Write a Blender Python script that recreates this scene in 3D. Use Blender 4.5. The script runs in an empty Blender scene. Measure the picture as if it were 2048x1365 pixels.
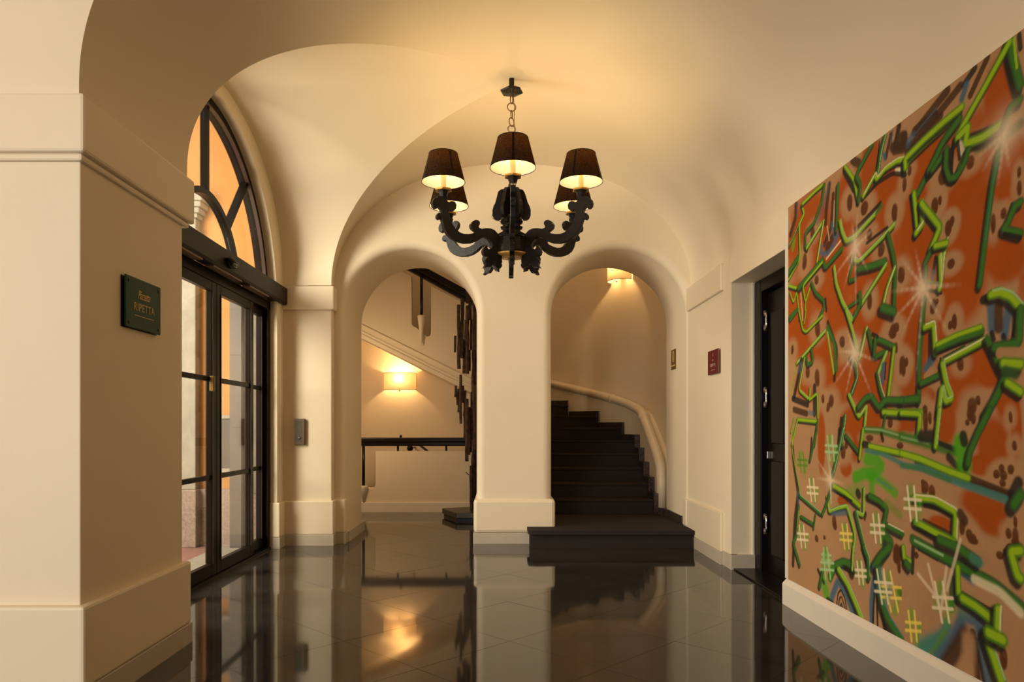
import bpy, bmesh, math, random
import numpy as np
from mathutils import Vector, Matrix
from mathutils.geometry import tessellate_polygon
random.seed(7)
PI = math.pi
C = bpy.context.scene.collection
S = bpy.context.scene

# ------------------------------------------------------------------ camera
CAMH, F = 1.1, 1450.0
cd = bpy.data.cameras.new('camera'); cam = bpy.data.objects.new('camera', cd); C.objects.link(cam)
cam.location = (0, 0, CAMH); cam.rotation_euler = (PI/2, 0, 0)
cd.sensor_width = 36; cd.lens = F/2048*36
cd.shift_x = 24/2048; cd.shift_y = (855-682.5)/2048; cd.clip_start = 0.05
S.camera = cam

# ------------------------------------------------------------------ world and lights
w = bpy.data.worlds.new('world'); S.world = w; w.use_nodes = True
bg = w.node_tree.nodes['Background']
bg.inputs[0].default_value = (1.0, 0.90, 0.78, 1); bg.inputs[1].default_value = 1.0
S.view_settings.view_transform = 'Standard'; S.view_settings.look = 'None'
S.view_settings.gamma = 1; S.view_settings.use_curve_mapping = False
S.view_settings.exposure = 0.08

def area(name, loc, target, sx, sy, power, col):
    l = bpy.data.lights.new(name, 'AREA'); l.shape = 'RECTANGLE'; l.size = sx; l.size_y = sy
    l.energy = power; l.color = col
    o = bpy.data.objects.new(name, l); C.objects.link(o); o.location = loc
    o.rotation_euler = (Vector(target)-Vector(loc)).to_track_quat('-Z', 'Y').to_euler()
    return o
area('daylight_lobby_windows', (-3.3, -3.2, 1.9), (-2.0, 3.0, 1.5), 2.6, 2.6, 212, (1.0, 0.97, 0.93))
area('daylight_courtyard', (-4.1, 4.35, 2.6), (-1.7, 6.5, 1.9), 1.6, 2.4, 285, (1.0, 0.90, 0.76))
area('fill_upper_stair', (-.9, 8.9, 4.7), (-.6, 9.0, 0), 1.2, 1.2, 6, (1.0, .70, .40))  # unseen warm light, added to raise the stairwell ambient
area('fill_right_stair', (1.1, 8.6, 4.7), (1.2, 9.0, 0), .8, .8, 8, (1.0, .68, .38))  # added fill for assumed lamps upstairs, brightens the right stair
area('fill_landing', (-2.05, 8.2, 1.7), (-.9, 10.2, 0.9), .5, .7, 13, (1.0, .72, .44))  # hidden fill added to brighten the landing parapet and the wall behind
area('daylight_paving_bounce', (-3.5, 4.7, .35), (-1.3, 5.7, 3.2), 1.6, 1.6, 42, (1.0, .88, .70))
def bulb(name, loc, power, col=(1.0, 0.62, 0.27), r=0.02):
    l = bpy.data.lights.new(name, 'POINT'); l.energy = power; l.color = col; l.shadow_soft_size = r
    o = bpy.data.objects.new(name, l); C.objects.link(o); o.location = loc
    return o

# ------------------------------------------------------------------ helpers
def lin(c):
    return tuple(((v/255)/12.92 if v/255 <= .04045 else ((v/255+.055)/1.055)**2.4) for v in c)
def P(px, py, Y):
    return ((px-1000)*Y/F, Y, CAMH+(855-py)*Y/F)

def mat(name, col, rough=.6, metal=0., spec=.5, var=0.06, scale=6., bump=0., bscale=60., emit=None, es=0.):
    m = bpy.data.materials.new(name); m.use_nodes = True
    nt = m.node_tree; b = nt.nodes['Principled BSDF']
    b.inputs['Roughness'].default_value = rough; b.inputs['Metallic'].default_value = metal
    b.inputs['Specular IOR Level'].default_value = spec
    tc = nt.nodes.new('ShaderNodeTexCoord')
    n = nt.nodes.new('ShaderNodeTexNoise'); n.inputs['Scale'].default_value = scale; n.inputs['Detail'].default_value = 5
    nt.links.new(tc.outputs['Object'], n.inputs['Vector'])
    r = nt.nodes.new('ShaderNodeValToRGB')
    r.color_ramp.elements[0].position = .3; r.color_ramp.elements[1].position = .7
    r.color_ramp.elements[0].color = tuple(c*(1-var) for c in col)+(1,)
    r.color_ramp.elements[1].color = tuple(min(1, c*(1+var)) for c in col)+(1,)
    nt.links.new(n.outputs['Fac'], r.inputs[0]); nt.links.new(r.outputs[0], b.inputs['Base Color'])
    if bump:
        n2 = nt.nodes.new('ShaderNodeTexNoise'); n2.inputs['Scale'].default_value = bscale; n2.inputs['Detail'].default_value = 3
        nt.links.new(tc.outputs['Object'], n2.inputs['Vector'])
        bp = nt.nodes.new('ShaderNodeBump'); bp.inputs['Strength'].default_value = bump; bp.inputs['Distance'].default_value = .01
        nt.links.new(n2.outputs['Fac'], bp.inputs['Height']); nt.links.new(bp.outputs[0], b.inputs['Normal'])
    if emit:
        b.inputs['Emission Color'].default_value = emit+(1,); b.inputs['Emission Strength'].default_value = es
    return m

M = {}
M['plaster'] = mat('cream_plaster', (.80, .68, .49), .55, var=.015, scale=2, bump=.03, bscale=25)
M['plinth'] = mat('cream_gloss_paint', (.80, .68, .49), .38, var=.015, scale=2)
M['skirt'] = mat('grey_beige_skirting_paint', (.50, .43, .335), .35, var=.03)
M['white'] = mat('off_white_paint', (.80, .72, .60), .4, var=.02)
M['grout'] = mat('dark_grout', (.022, .019, .017), .4)
M['tile'] = mat('dark_polished_stone', (.034, .029, .025), .055, spec=.62, var=.25, scale=3.5, bump=.012, bscale=1.6)
M['black'] = mat('black_door_paint', (.007, .005, .004), .3, spec=.1, var=.1)
M['bronze'] = mat('dark_bronze_frame', (.010, .007, .005), .3, spec=.1, metal=0., var=.15)
M['bronze_light'] = mat('brown_anodised_bead', (.05, .028, .018), .35, spec=.3, metal=.1, var=.1)
M['chrome'] = mat('chrome', (.75, .72, .66), .22, metal=1, var=.02)
M['carpet'] = mat('charcoal_carpet', (.034, .026, .023), .95, spec=.15, var=.35, scale=220, bump=.6, bscale=400)
M['carpet_lit'] = M['carpet']
M['marble'] = mat('dark_speckled_marble', (.055, .036, .032), .2, var=.75, scale=75)
M['iron'] = mat('black_satin_iron', (.009, .007, .006), .3, spec=.22, var=.1)
M['carved'] = mat('black_lacquered_wood', (.012, .009, .007), .38, spec=.22, var=.3, scale=25, bump=.15, bscale=60)
M['gold'] = mat('gilt_wood', (.62, .34, .07), .45, metal=.3, var=.25, scale=30)
M['candle'] = mat('cream_candle_tube', (.75, .52, .25), .5, var=.03)
M['brass'] = mat('aged_brass_chain', (.20, .11, .04), .35, metal=.8, var=.2)
M['stick'] = mat('rough_dark_wood', (.065, .034, .018), .75, var=.6, scale=18, bump=.6, bscale=45)
M['orange'] = mat('orange_render', (.42, .185, .045), .85, var=.05, scale=1.6, bump=.1, bscale=30)
M['stone'] = mat('white_travertine', (.27, .245, .19), .75, var=.12, scale=7, bump=.15, bscale=40)
M['granite'] = mat('pink_grey_granite', (.25, .185, .145), .7, var=.25, scale=45, bump=.1, bscale=70)
M['redpave'] = mat('reddish_porphyry', (.25, .125, .10), .6, var=.2, scale=12, bump=.1)
M['yellowpave'] = mat('yellow_marble', (.36, .23, .10), .5, var=.12, scale=4)
M['greyleaf'] = mat('grey_door_leaf', (.075, .058, .05), .5, var=.06)
M['green_plate'] = mat('dark_green_enamel', (.022, .064, .036), .4, spec=.15, var=.15)
M['wine_plate'] = mat('burgundy_enamel', (.12, .008, .014), .35, var=.1)
M['olive_plate'] = mat('olive_brass_plate', (.17, .10, .02), .4, metal=.3, var=.1)
M['gilt_letter'] = mat('gilt_lettering', (.62, .42, .14), .45, var=.05)
M['pale_letter'] = mat('pale_lettering', (.62, .38, .30), .5, var=.05)
M['grey_metal'] = mat('brown_grey_metal', (.15, .115, .08), .35, metal=.5, var=.15)
M['dark_glass'] = mat('smoked_panel', (.10, .10, .075), .12, var=.1)

# pane of clear glass: thin, lets light through and mirrors at grazing angles
def glass(name, tint, f=.10):
    m = bpy.data.materials.new(name); m.use_nodes = True; nt = m.node_tree; nt.nodes.clear()
    o = nt.nodes.new('ShaderNodeOutputMaterial'); mx = nt.nodes.new('ShaderNodeMixShader')
    t = nt.nodes.new('ShaderNodeBsdfTransparent'); t.inputs[0].default_value = tint+(1,)
    g = nt.nodes.new('ShaderNodeBsdfGlossy'); g.inputs['Roughness'].default_value = .01
    fr = nt.nodes.new('ShaderNodeLayerWeight'); fr.inputs[0].default_value = .5
    pw = nt.nodes.new('ShaderNodeMath'); pw.operation = 'POWER'; pw.inputs[1].default_value = 5
    ml = nt.nodes.new('ShaderNodeMath'); ml.operation = 'MULTIPLY_ADD'; ml.inputs[1].default_value = .9; ml.inputs[2].default_value = .03
    nt.links.new(fr.outputs['Facing'], pw.inputs[0]); nt.links.new(pw.outputs[0], ml.inputs[0]); nt.links.new(ml.outputs[0], mx.inputs[0]); nt.links.new(t.outputs[0], mx.inputs[1]); nt.links.new(g.outputs[0], mx.inputs[2])
    nt.links.new(mx.outputs[0], o.inputs[0]); return m
M['glass'] = glass('clear_glass', (.96, .97, .95))
def cloth(name, dcol, tcol, fac, weave=0.):
    m = bpy.data.materials.new(name); m.use_nodes = True; nt = m.node_tree; nt.nodes.clear()
    o = nt.nodes.new('ShaderNodeOutputMaterial'); mx = nt.nodes.new('ShaderNodeMixShader'); mx.inputs[0].default_value = fac
    d = nt.nodes.new('ShaderNodeBsdfDiffuse'); d.inputs[0].default_value = dcol+(1,)
    t = nt.nodes.new('ShaderNodeBsdfTranslucent'); t.inputs[0].default_value = tcol+(1,)
    nt.links.new(d.outputs[0], mx.inputs[1]); nt.links.new(t.outputs[0], mx.inputs[2]); nt.links.new(mx.outputs[0], o.inputs[0])
    if weave:
        tc = nt.nodes.new('ShaderNodeTexCoord'); n = nt.nodes.new('ShaderNodeTexNoise'); n.inputs['Scale'].default_value = 90
        nt.links.new(tc.outputs['Object'], n.inputs[0]); mp = nt.nodes.new('ShaderNodeMapRange')
        mp.inputs[1].default_value = .35; mp.inputs[2].default_value = .65; mp.inputs[3].default_value = fac*(1-weave); mp.inputs[4].default_value = min(1, fac*(1+weave))
        nt.links.new(n.outputs[0], mp.inputs[0]); nt.links.new(mp.outputs[0], mx.inputs[0])
    return m
M['shade_out'] = cloth('black_shade_fabric', (.018, .012, .008), (.55, .30, .12), .12, .35)
M['shade_in'] = cloth('white_shade_lining', (.74, .70, .66), (.60, .42, .25), .12)
M['sconce'] = cloth('cream_parchment_shade', (.85, .70, .48), (.95, .70, .40), .13)
M['emit'] = mat('glowing_bulb', (1, .9, .7), .4, emit=(1, .78, .45), es=9)

class MB:
    def __init__(s): s.bm = bmesh.new()
    def box(s, x0, x1, y0, y1, z0, z1):
        v = [s.bm.verts.new((x, y, z)) for x in (x0, x1) for y in (y0, y1) for z in (z0, z1)]
        for f in ((0,1,3,2),(4,6,7,5),(0,4,5,1),(2,3,7,6),(0,2,6,4),(1,5,7,3)): s.bm.faces.new([v[i] for i in f])
        return s
    def lathe(s, prof, n=24, c=(0,0,0), a0=0, a1=2*PI, smooth=True):
        full = abs(a1-a0-2*PI) < 1e-6; rings = []
        k = n if full else n+1
        for r, z in prof:
            rings.append([s.bm.verts.new((c[0]+r*math.cos(a0+(a1-a0)*i/n), c[1]+r*math.sin(a0+(a1-a0)*i/n), c[2]+z)) for i in range(k)])
        for a, b in zip(rings, rings[1:]):
            for i in range(n):
                j = (i+1) % k
                f = s.bm.faces.new((a[i], a[j], b[j], b[i])); f.smooth = smooth
        return s
    def tube(s, pts, r, n=10, closed=False, cap=True):
        pts = [Vector(p) for p in pts]; rings = []; up = Vector((0,0,1)); N = len(pts)
        rr = r if isinstance(r, (list, tuple)) else [r]*N
        prev = None
        for i, p in enumerate(pts):
            if closed: d = pts[(i+1) % N]-pts[i-1]
            else: d = pts[min(i+1, N-1)]-pts[max(i-1, 0)]
            d.normalize()
            a = d.cross(up) if prev is None else prev-d*prev.dot(d)
            if a.length < 1e-4: a = d.cross(Vector((1,0,0)))
            a.normalize(); b = d.cross(a); prev = a
            rings.append([s.bm.verts.new(p+(a*math.cos(2*PI*k/n)+b*math.sin(2*PI*k/n))*rr[i]) for k in range(n)])
        seg = list(zip(rings, rings[1:])) + ([(rings[-1], rings[0])] if closed else [])
        for a, b in seg:
            for k in range(n):
                f = s.bm.faces.new((a[k], a[(k+1)%n], b[(k+1)%n], b[k])); f.smooth = True
        if cap and not closed:
            s.bm.faces.new(rings[0]); s.bm.faces.new(rings[-1])
        return s
    def poly(s, outer, holes, fn, depth_fn=None):
        """flat 2D polygon with holes -> fn(u,v,0); with depth: fn(u,v,1) for the far side and walls"""
        loops = [outer]+holes; flat = [p for l in loops for p in l]
        tris = tessellate_polygon([[Vector((p[0], p[1], 0)) for p in l] for l in loops])
        A = [s.bm.verts.new(fn(p[0], p[1], 0)) for p in flat]
        for t in tris:
            try: s.bm.faces.new([A[i] for i in t])
            except ValueError: pass
        if depth_fn:
            B = [s.bm.verts.new(depth_fn(p[0], p[1])) for p in flat]
            for t in tris:
                try: s.bm.faces.new([B[i] for i in reversed(t)])
                except ValueError: pass
            k = 0
            for l in loops:
                n = len(l)
                for i in range(n):
                    a, b = k+i, k+(i+1) % n
                    s.bm.faces.new((A[a], A[b], B[b], B[a]))
                k += n
        return s
    def build(s, name, m, parent=None, bevel=0., seg=2, smooth=None, **props):
        bmesh.ops.recalc_face_normals(s.bm, faces=s.bm.faces[:])
        me = bpy.data.meshes.new(name); s.bm.to_mesh(me); s.bm.free()
        o = bpy.data.objects.new(name, me); C.objects.link(o)
        if m: me.materials.append(m)
        if parent: o.parent = parent
        if bevel:
            b = o.modifiers.new('bevel', 'BEVEL'); b.width = bevel; b.segments = seg; b.limit_method = 'ANGLE'
        if smooth is not None:
            for p in me.polygons: p.use_smooth = smooth
        for k, v in props.items(): o[k] = v
        return o
def struct(o): o['kind'] = 'structure'; return o
def thing(name, label, cat, loc=(0,0,0), rotz=0, group=None):
    o = bpy.data.objects.new(name, None); C.objects.link(o); o.location = loc; o.rotation_euler = (0,0,rotz)
    o['label'] = label; o['category'] = cat; o.empty_display_size = .1
    if group: o['group'] = group
    return o
def sempty(name, loc=(0,0,0)):
    o = bpy.data.objects.new(name, None); C.objects.link(o); o.location = loc; o['kind'] = 'structure'; return o
def copy_tree(o, parent=None):
    c = o.copy(); C.objects.link(c); c.parent = parent
    for ch in list(o.children): copy_tree(ch, c)
    return c
def text(body, size, m, name, parent, mw, shear=0., spacing=1.0, ext=.0008, scale=(1,1,1)):
    cu = bpy.data.curves.new(name, 'FONT'); cu.body = body; cu.size = size; cu.shear = shear
    cu.space_character = spacing; cu.align_x = 'CENTER'; cu.align_y = 'CENTER'; cu.extrude = ext
    t = bpy.data.objects.new(name, cu); C.objects.link(t)
    bpy.context.view_layer.update()
    me = bpy.data.meshes.new_from_object(t.evaluated_get(bpy.context.evaluated_depsgraph_get()))
    bpy.data.objects.remove(t)
    me.transform(mw @ Matrix.Diagonal((*scale, 1))); me.materials.clear(); me.materials.append(m); me.name = name
    o = bpy.data.objects.new(name, me); C.objects.link(o); o.parent = parent
    return o

# ------------------------------------------------------------------ vault geometry
VX, VA, VS, VB, VN = .12, 1.69, 2.42, 1.18, 2.1
CY, CA = 5.23, 1.52
Y0, YB = 2.79, 6.87         # front end of the bay, back wall
XR, XW = 1.79, -2.02        # right wall, window wall
def prof(n):                # list of (u, z) from spring (u=1) to crown (u=0)
    return [(abs(math.cos(t))**(2/VN), VS+VB*abs(math.sin(t))**(2/VN)) for t in [PI/2*i/n for i in range(n+1)]]
def vz(X):
    u = min(1, abs(X-VX)/VA); return VS+VB*(1-u**VN)**(1/VN)

# ------------------------------------------------------------------ setting: floor
def clip(poly, x0, x1, y0, y1):
    def cl(p, ins, inter):
        out = []
        for i in range(len(p)):
            a, b = p[i-1], p[i]
            if ins(b):
                if not ins(a): out.append(inter(a, b))
                out.append(b)
            elif ins(a): out.append(inter(a, b))
        return out
    def ix(v): return lambda a, b: (v, a[1]+(b[1]-a[1])*(v-a[0])/(b[0]-a[0]))
    def iy(v): return lambda a, b: (a[0]+(b[0]-a[0])*(v-a[1])/(b[1]-a[1]), v)
    for ins, it in ((lambda p: p[0] >= x0, ix(x0)), (lambda p: p[0] <= x1, ix(x1)), (lambda p: p[1] >= y0, iy(y0)), (lambda p: p[1] <= y1, iy(y1))):
        if not poly: return []
        poly = cl(poly, ins, it)
    return poly
fb = MB(); fb.box(-2.25, 3.2, -3.8, 10.8, -.12, -.006); fb.box(-5.2, -2.2499, -3.8, 3.65, -.12, -.006)
floor = struct(fb.build('floor', M['grout']))
DG = .6*math.sqrt(2); tile_mesh = None
def floor_tiles(x0, x1, y0, y1):
    global tile_mesh
    for i in range(-16, 17):
        for j in range(-16, 24):
            # tile centre from the two joint families  Y-X = 2.825+k DG,  Y+X = 4.62+k DG
            a = 2.825+(i+.5)*DG; b = 4.62+(j+.5)*DG
            cx, cy = (b-a)/2, (a+b)/2
            h = DG/2-.0012
            sq = [(cx+h, cy), (cx, cy+h), (cx-h, cy), (cx, cy-h)]
            q = clip(sq, x0, x1, y0, y1)
            if len(q) < 3: continue
            area_ = abs(sum(q[k-1][0]*q[k][1]-q[k][0]*q[k-1][1] for k in range(len(q))))/2
            if area_ < .004: continue
            whole = area_ > 2*h*h*.999
            if whole and tile_mesh:
                o = bpy.data.objects.new('tile', tile_mesh); C.objects.link(o); o.location = (cx, cy, 0); o.parent = floor
            else:
                pts = [(p[0]-cx, p[1]-cy) for p in q]
                o = MB().poly(pts, [], lambda u, v, d: (u, v, 0), lambda u, v: (u, v, -.0055)).build('tile', M['tile'], floor)
                o.location = (cx, cy, 0)
                if whole: tile_mesh = o.data
            o.rotation_euler = (random.uniform(-1, 1)*.0011, random.uniform(-1, 1)*.0011, 0)
floor_tiles(-2.24, 2.0, -.4, 9.45)

# ------------------------------------------------------------------ ceiling (groin vault)
def strip(bm, rows):
    R = [[bm.verts.new(p) for p in r] for r in rows]
    for a, b in zip(R, R[1:]):
        for i in range(len(a)-1):
            f = bm.faces.new((a[i], a[i+1], b[i+1], b[i])); f.smooth = True
pf = prof(48)
def LX(u, Y): return VX-VA*u-.05*u*min(1, max(0, (CY-Y)/(CY-Y0)))
c = MB()
# nave web, right half: plain barrel the whole length
strip(c.bm, [[(VX+VA*u, y, z) for y in (-3.6, 0, Y0, CY, YB+.02)] for u, z in pf])
# nave web, left half: front piece (between Y0 and the front groin) and back piece
strip(c.bm, [[(LX(u, Y0+(CY-CA*u-Y0)*k/6), Y0+(CY-CA*u-Y0)*k/6, z) for k in range(7)] for u, z in [(1.0, 2.28)]+pf])
strip(c.bm, [[(VX-VA*u, CY+CA*u+(YB+.02-CY-CA*u)*k/4, z) for k in range(5)] for u, z in pf])
# cross web over the entrance bay
for sgn in (1, -1):
    strip(c.bm, [[(LX(u, CY+sgn*CA*u)+(XW-.02-LX(u, CY+sgn*CA*u))*k/6, CY+sgn*CA*u, z) for k in range(7)] for u, z in pf])
# flat ceiling of the front lobby and closing lids
c.box(-5.2, VX, -3.7, Y0+.02, 3.60, 3.72)
struct(c.build('ceiling', M['plaster']))

# ------------------------------------------------------------------ walls
def arch(cx, r, spring, bottom, n=40):
    return [(cx-r, bottom)]+[(cx-r*math.cos(PI*i/n), spring+r*math.sin(PI*i/n)) for i in range(n+1)]+[(cx+r, bottom)]
LA = (-.8515, .6285, 2.17); RA = (1.1325, .6445, 2.155); YR = 7.74
def hole(A, o): return arch(A[0], A[1]+o, A[2], -.05-o)
bw = MB(); RR = .075; N = 7
outer = [(-2.3, -.2), (3.1, -.2), (3.1, 3.75), (-2.3, 3.75)]
bw.poly(outer, [hole(LA, RR), hole(RA, RR)], lambda u, v, d: (u, YB, v))
bw.poly(outer, [hole(LA, 0), hole(RA, 0)], lambda u, v, d: (u, YR, v))
for A in (LA, RA):
    loops = []
    for k in range(N+1):
        a = PI/2*k/N
        loops.append([(x, YB+RR*(1-math.cos(a)), z) for x, z in hole(A, RR*(1-math.sin(a)))])
    loops.append([(x, YR, z) for x, z in hole(A, 0)])
    R = [[bw.bm.verts.new(p) for p in l] for l in loops]
    for a, b in zip(R, R[1:]):
        for i in range(len(a)-1):
            f = bw.bm.faces.new((a[i], a[i+1], b[i+1], b[i])); f.smooth = True
o = struct(bw.build('wall_back', M['plaster']))
# window wall of the entrance bay
hw = arch(CY, 1.34, 2.15, -.05, 48)
b = MB(); b.poly([(3.6, -.15), (6.9, -.15), (6.9, 3.8), (3.6, 3.8)], [hw], lambda u, v, d: (XW, u, v), lambda u, v: (XW-.17, u, v))
struct(b.build('wall_left', M['plaster']))
# far pier between the entrance and the back arches
b = MB(); b.box(-2.26, -1.572, 6.765, YB+.01, -.05, 2.30); struct(b.build('wall_pier_far', M['plaster'], bevel=.006))
# near pier
b = MB(); b.box(-5.2, -1.615, 2.79, 3.685, -.05, 2.37)
spr = [(-5.2, 2.30), (-1.62, 2.30)]+[(LX(u, Y0), z) for u, z in pf]+[(VX, 3.72), (-5.2, 3.72)]
b.poly(spr, [], lambda u, v, d: (u, Y0, v))
b.box(-5.2, -2.26, 2.80, 3.70, 2.3, 3.8)
struct(b.build('wall_pier_near', M['plaster'], bevel=.005))
# right wall
b = MB()
b.box(XR, 2.9, 5.62, YB+.4, -.05, 2.42)
b.box(XR, 2.9, 4.52, 5.62, 2.22, 2.42)
b.box(XR, 2.9, -3.7, 4.52, -.05, 2.42)
struct(b.build('wall_right', M['plaster'], bevel=.004))
# lobby behind the camera
b = MB(); b.box(-5.3, -5.1, -3.7, 2.9, -.05, 3.8); struct(b.build('wall_lobby_left', M['plaster']))
b = MB(); b.box(-5.3, 2.4, -3.8, -3.6, -.05, 3.8); struct(b.build('wall_front', M['plaster']))
# trims: impost bands, plinths, skirtings
TN = [0]
def trim(n, boxes, m, bev=.006):
    for q in boxes:
        TN[0] += 1; b = MB(); b.box(*q); struct(b.build('trim_%d' % TN[0], m, bevel=bev))
trim(1, [(-5.1, -1.583, 2.755, 3.765, 2.15, 2.375)], M['plinth'], .012)                # near pier impost
trim(1, [(-5.1, -1.60, 2.773, 3.735, 2.122, 2.152)], M['plinth'], .010)
trim(2, [(-5.1, -1.583, 2.757, 3.722, .10, .415)], M['plinth'], .012)                  # near pier plinth
trim(3, [(-2.1, -1.545, 6.735, YB+.02, 2.195, 2.415)], M['plinth'], .01)                # far pier impost
trim(4, [(-2.12, -1.548, 6.73, YB+.02, .10, .415), (-2.12, -1.995, 6.56, 6.75, .10, .415)], M['plinth'], .01)
trim(5, [(-.250, .522, 6.842, 7.77, .10, .418)], M['plinth'], .03)                      # centre pier plinth
trim(6, [(-1.60, -1.462, 6.842, 6.96, .10, .418), (1.755, 1.80, 6.842, 6.98, .16, .418)], M['plinth'], .018)
trim(7, [(XR-.026, XR+.05, 5.80, YB, .10, .415)], M['plinth'], .008)                    # right pilaster plinth
trim(8, [(XR-.026, XR+.05, 5.80, YB, 2.195, 2.415)], M['plinth'], .008)                 # right pilaster impost
trim(9, [(-2.02, -1.985, 3.7, 3.91, .10, .415)], M['plinth'], .01)
def base(side, boxes, m=None):
    for q in boxes:
        b = MB(); b.box(*q); struct(b.build('baseboard_'+side, m or M['skirt'], bevel=.003))
base('near_pier', [(-5.1, -1.579, 2.753, 3.726, -.004, .10)])
base('far_pier', [(-2.12, -1.544, 6.726, YB+.02, -.004, .10), (-2.12, -1.991, 6.556, 6.75, -.004, .10)])
base('centre_pier', [(-.254, .526, 6.838, 7.77, -.004, .10)])
base('left_arch', [(-1.60, -1.458, 6.838, 6.96, -.004, .10), (-1.56, -1.448, 6.96, 7.77, -.004, .10)])
base('right', [(XR-.03, XR+.05, 5.80, YB, -.004, .10), (XR-.010, XR+.05, 5.60, 5.80, -.004, .115), (XR-.008, 1.975, 5.588, 5.63, -.004, .115)])
# white skirting with sloped top under the mural
b = MB(); pr = [(XR-.03, -.004), (XR-.03, .128), (XR-.002, .160), (XR+.02, .160), (XR+.02, -.004)]
b.poly(pr, [], lambda u, v, d: (u, 4.38, v), lambda u, v: (u, -3.6, v)); sk = struct(b.build('baseboard_mural', M['white'], bevel=.002))
b = MB(); b.poly(pr, [], lambda u, v, d: (u, 4.522, v), lambda u, v: (u, 4.384, v)); b.build('end_block', M['white'], sk, bevel=.002)
trim(10, [(XR-.013, XR+.02, 4.474, 4.523, .16, 2.42)], M['white'], .002)                # white edge strip at mural end

# ------------------------------------------------------------------ entrance door, fanlight
XD = -2.13
def yz_bar(mb, y0, y1, z0, z1, d=.03, x=XD): mb.box(x-d, x+d, y0, y1, z0, z1)
d1 = sempty('door_1', (XD, CY, 0))
def dpart(mb, name, m, parent=d1, **k):
    o = mb.build(name, m, parent, **k); o.matrix_parent_inverse = Matrix.Identity(4)
    if parent is d1: o.location = (-XD, -CY, 0)
    return o
ycut = [(6.50, 6.575), (6.02, 6.14), (5.235, 5.44)]
YM = 5.34
fr = MB(); yz_bar(fr, 6.515, 6.575, 0, 2.22, .05); yz_bar(fr, 3.895, 3.96, 0, 2.22, .05); yz_bar(fr, 3.9, 6.57, 2.16, 2.24, .05)
dpart(fr, 'door_frame', M['bronze'], bevel=.004)
th = MB(); th.box(XD-.06, XD+.06, 3.9, 6.57, -.004, .018); dpart(th, 'threshold', M['bronze'], bevel=.003)
def leaf(y0, y1, sw, x, nm, latch=None):
    l = MB()
    yz_bar(l, y0, y0+sw, .02, 2.16, .022, x); yz_bar(l, y1-sw, y1, .02, 2.16, .022, x)
    yz_bar(l, y0+sw, y1-sw, .02, .11, .022, x); yz_bar(l, y0+sw, y1-sw, 2.09, 2.16, .022, x)
    for zc in (.735, 1.45): yz_bar(l, y0+sw, y1-sw, zc-.018, zc+.018, .016, x)
    lf = dpart(l, nm, M['bronze'], bevel=.004)
    for yy in (y0+sw-.012, y1-sw+.004):
        bead = MB(); yz_bar(bead, yy, yy+.008, .11, 2.09, .027, x); bead.build('bead', M['bronze_light'], lf)
    for z0, z1 in ((.11, .717), (.753, 1.432), (1.468, 2.09)):
        g = MB(); g.box(x-.003, x+.003, y0+sw, y1-sw, z0, z1); g.build('glass_pane', M['glass'], lf)
    return lf
leaf(6.08, 6.515, .055, XD-.02, 'sidelight')
leaf(5.34, 6.14, .085, XD+.022, 'sliding_leaf')
l2 = leaf(4.54, 5.335, .085, XD+.022, 'sliding_leaf')
leaf(3.96, 4.60, .055, XD-.02, 'sidelight')
k = MB(); k.box(XD+.04, XD+.07, 5.215, 5.245, 1.36, 1.47); k.build('latch', M['olive_plate'], l2, bevel=.004)
# fanlight
w1 = sempty('window_1', (XD, CY, 2.2))
def wpart(mb, name, m, **k):
    o = mb.build(name, m, w1, **k); o.location = (-XD, -CY, -2.2); return o
def ring(mb, r0, r1, x0, x1, zc, n=56, a0=0, a1=PI):
    R = []
    for i in range(n+1):
        a = a0+(a1-a0)*i/n; cc, ss = math.cos(a), math.sin(a)
        R.append([mb.bm.verts.new((x, CY+r*cc, zc+r*ss)) for x, r in ((x0, r0), (x1, r0), (x1, r1), (x0, r1))])
    for a, b in zip(R, R[1:]):
        for j in range(4):
            mb.bm.faces.new((a[j], a[(j+1)%4], b[(j+1)%4], b[j]))
o1 = MB(); ring(o1, 1.275, 1.345, XD-.05, XD+.035, 2.15); wpart(o1, 'outer_arch_frame', M['bronze'])
o1 = MB(); ring(o1, 1.266, 1.276, XD+.015, XD+.045, 2.15); wpart(o1, 'arch_bead', M['bronze_light'])
o1 = MB(); ring(o1, .60, .645, XD-.03, XD+.03, 2.165); wpart(o1, 'inner_arch_bar', M['bronze'])
for deg in (50, 90, 130):
    a = math.radians(deg); bar = MB()
    for xx, wd, m_ in ((.026, .020, 'bronze'),):
        pts = []
        for r in (.63, 1.27):
            for s_ in (-1, 1):
                for x in (XD-xx, XD+xx):
                    pts.append(bar.bm.verts.new((x, CY+r*math.cos(a)+s_*wd*math.sin(a), 2.16+r*math.sin(a)-s_*wd*math.cos(a))))
        for f in ((0,1,3,2),(4,6,7,5),(0,4,5,1),(2,3,7,6),(0,2,6,4),(1,5,7,3)): bar.bm.faces.new([pts[i] for i in f])
    wpart(bar, 'radial_bar', M['bronze'])
def sector(r0, r1, a0, a1, n=16):
    a0, a1 = math.radians(a0), math.radians(a1)
    p = [(CY+r1*math.cos(a0+(a1-a0)*i/n), 2.16+r1*math.sin(a0+(a1-a0)*i/n)) for i in range(n+1)]
    if r0: p += [(CY+r0*math.cos(a1+(a0-a1)*i/n), 2.16+r0*math.sin(a1+(a0-a1)*i/n)) for i in range(n+1)]
    return p
for q in ((.64, 1.27, 0, 49), (.64, 1.27, 51, 89), (.64, 1.27, 91, 129), (.64, 1.27, 131, 180), (0, .60, 0, 180)):
    g = MB(); g.poly(sector(*q), [], lambda u, v, d: (XD-.003, u, v), lambda u, v: (XD+.003, u, v)); wpart(g, 'glass_pane', M['glass'])
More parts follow.
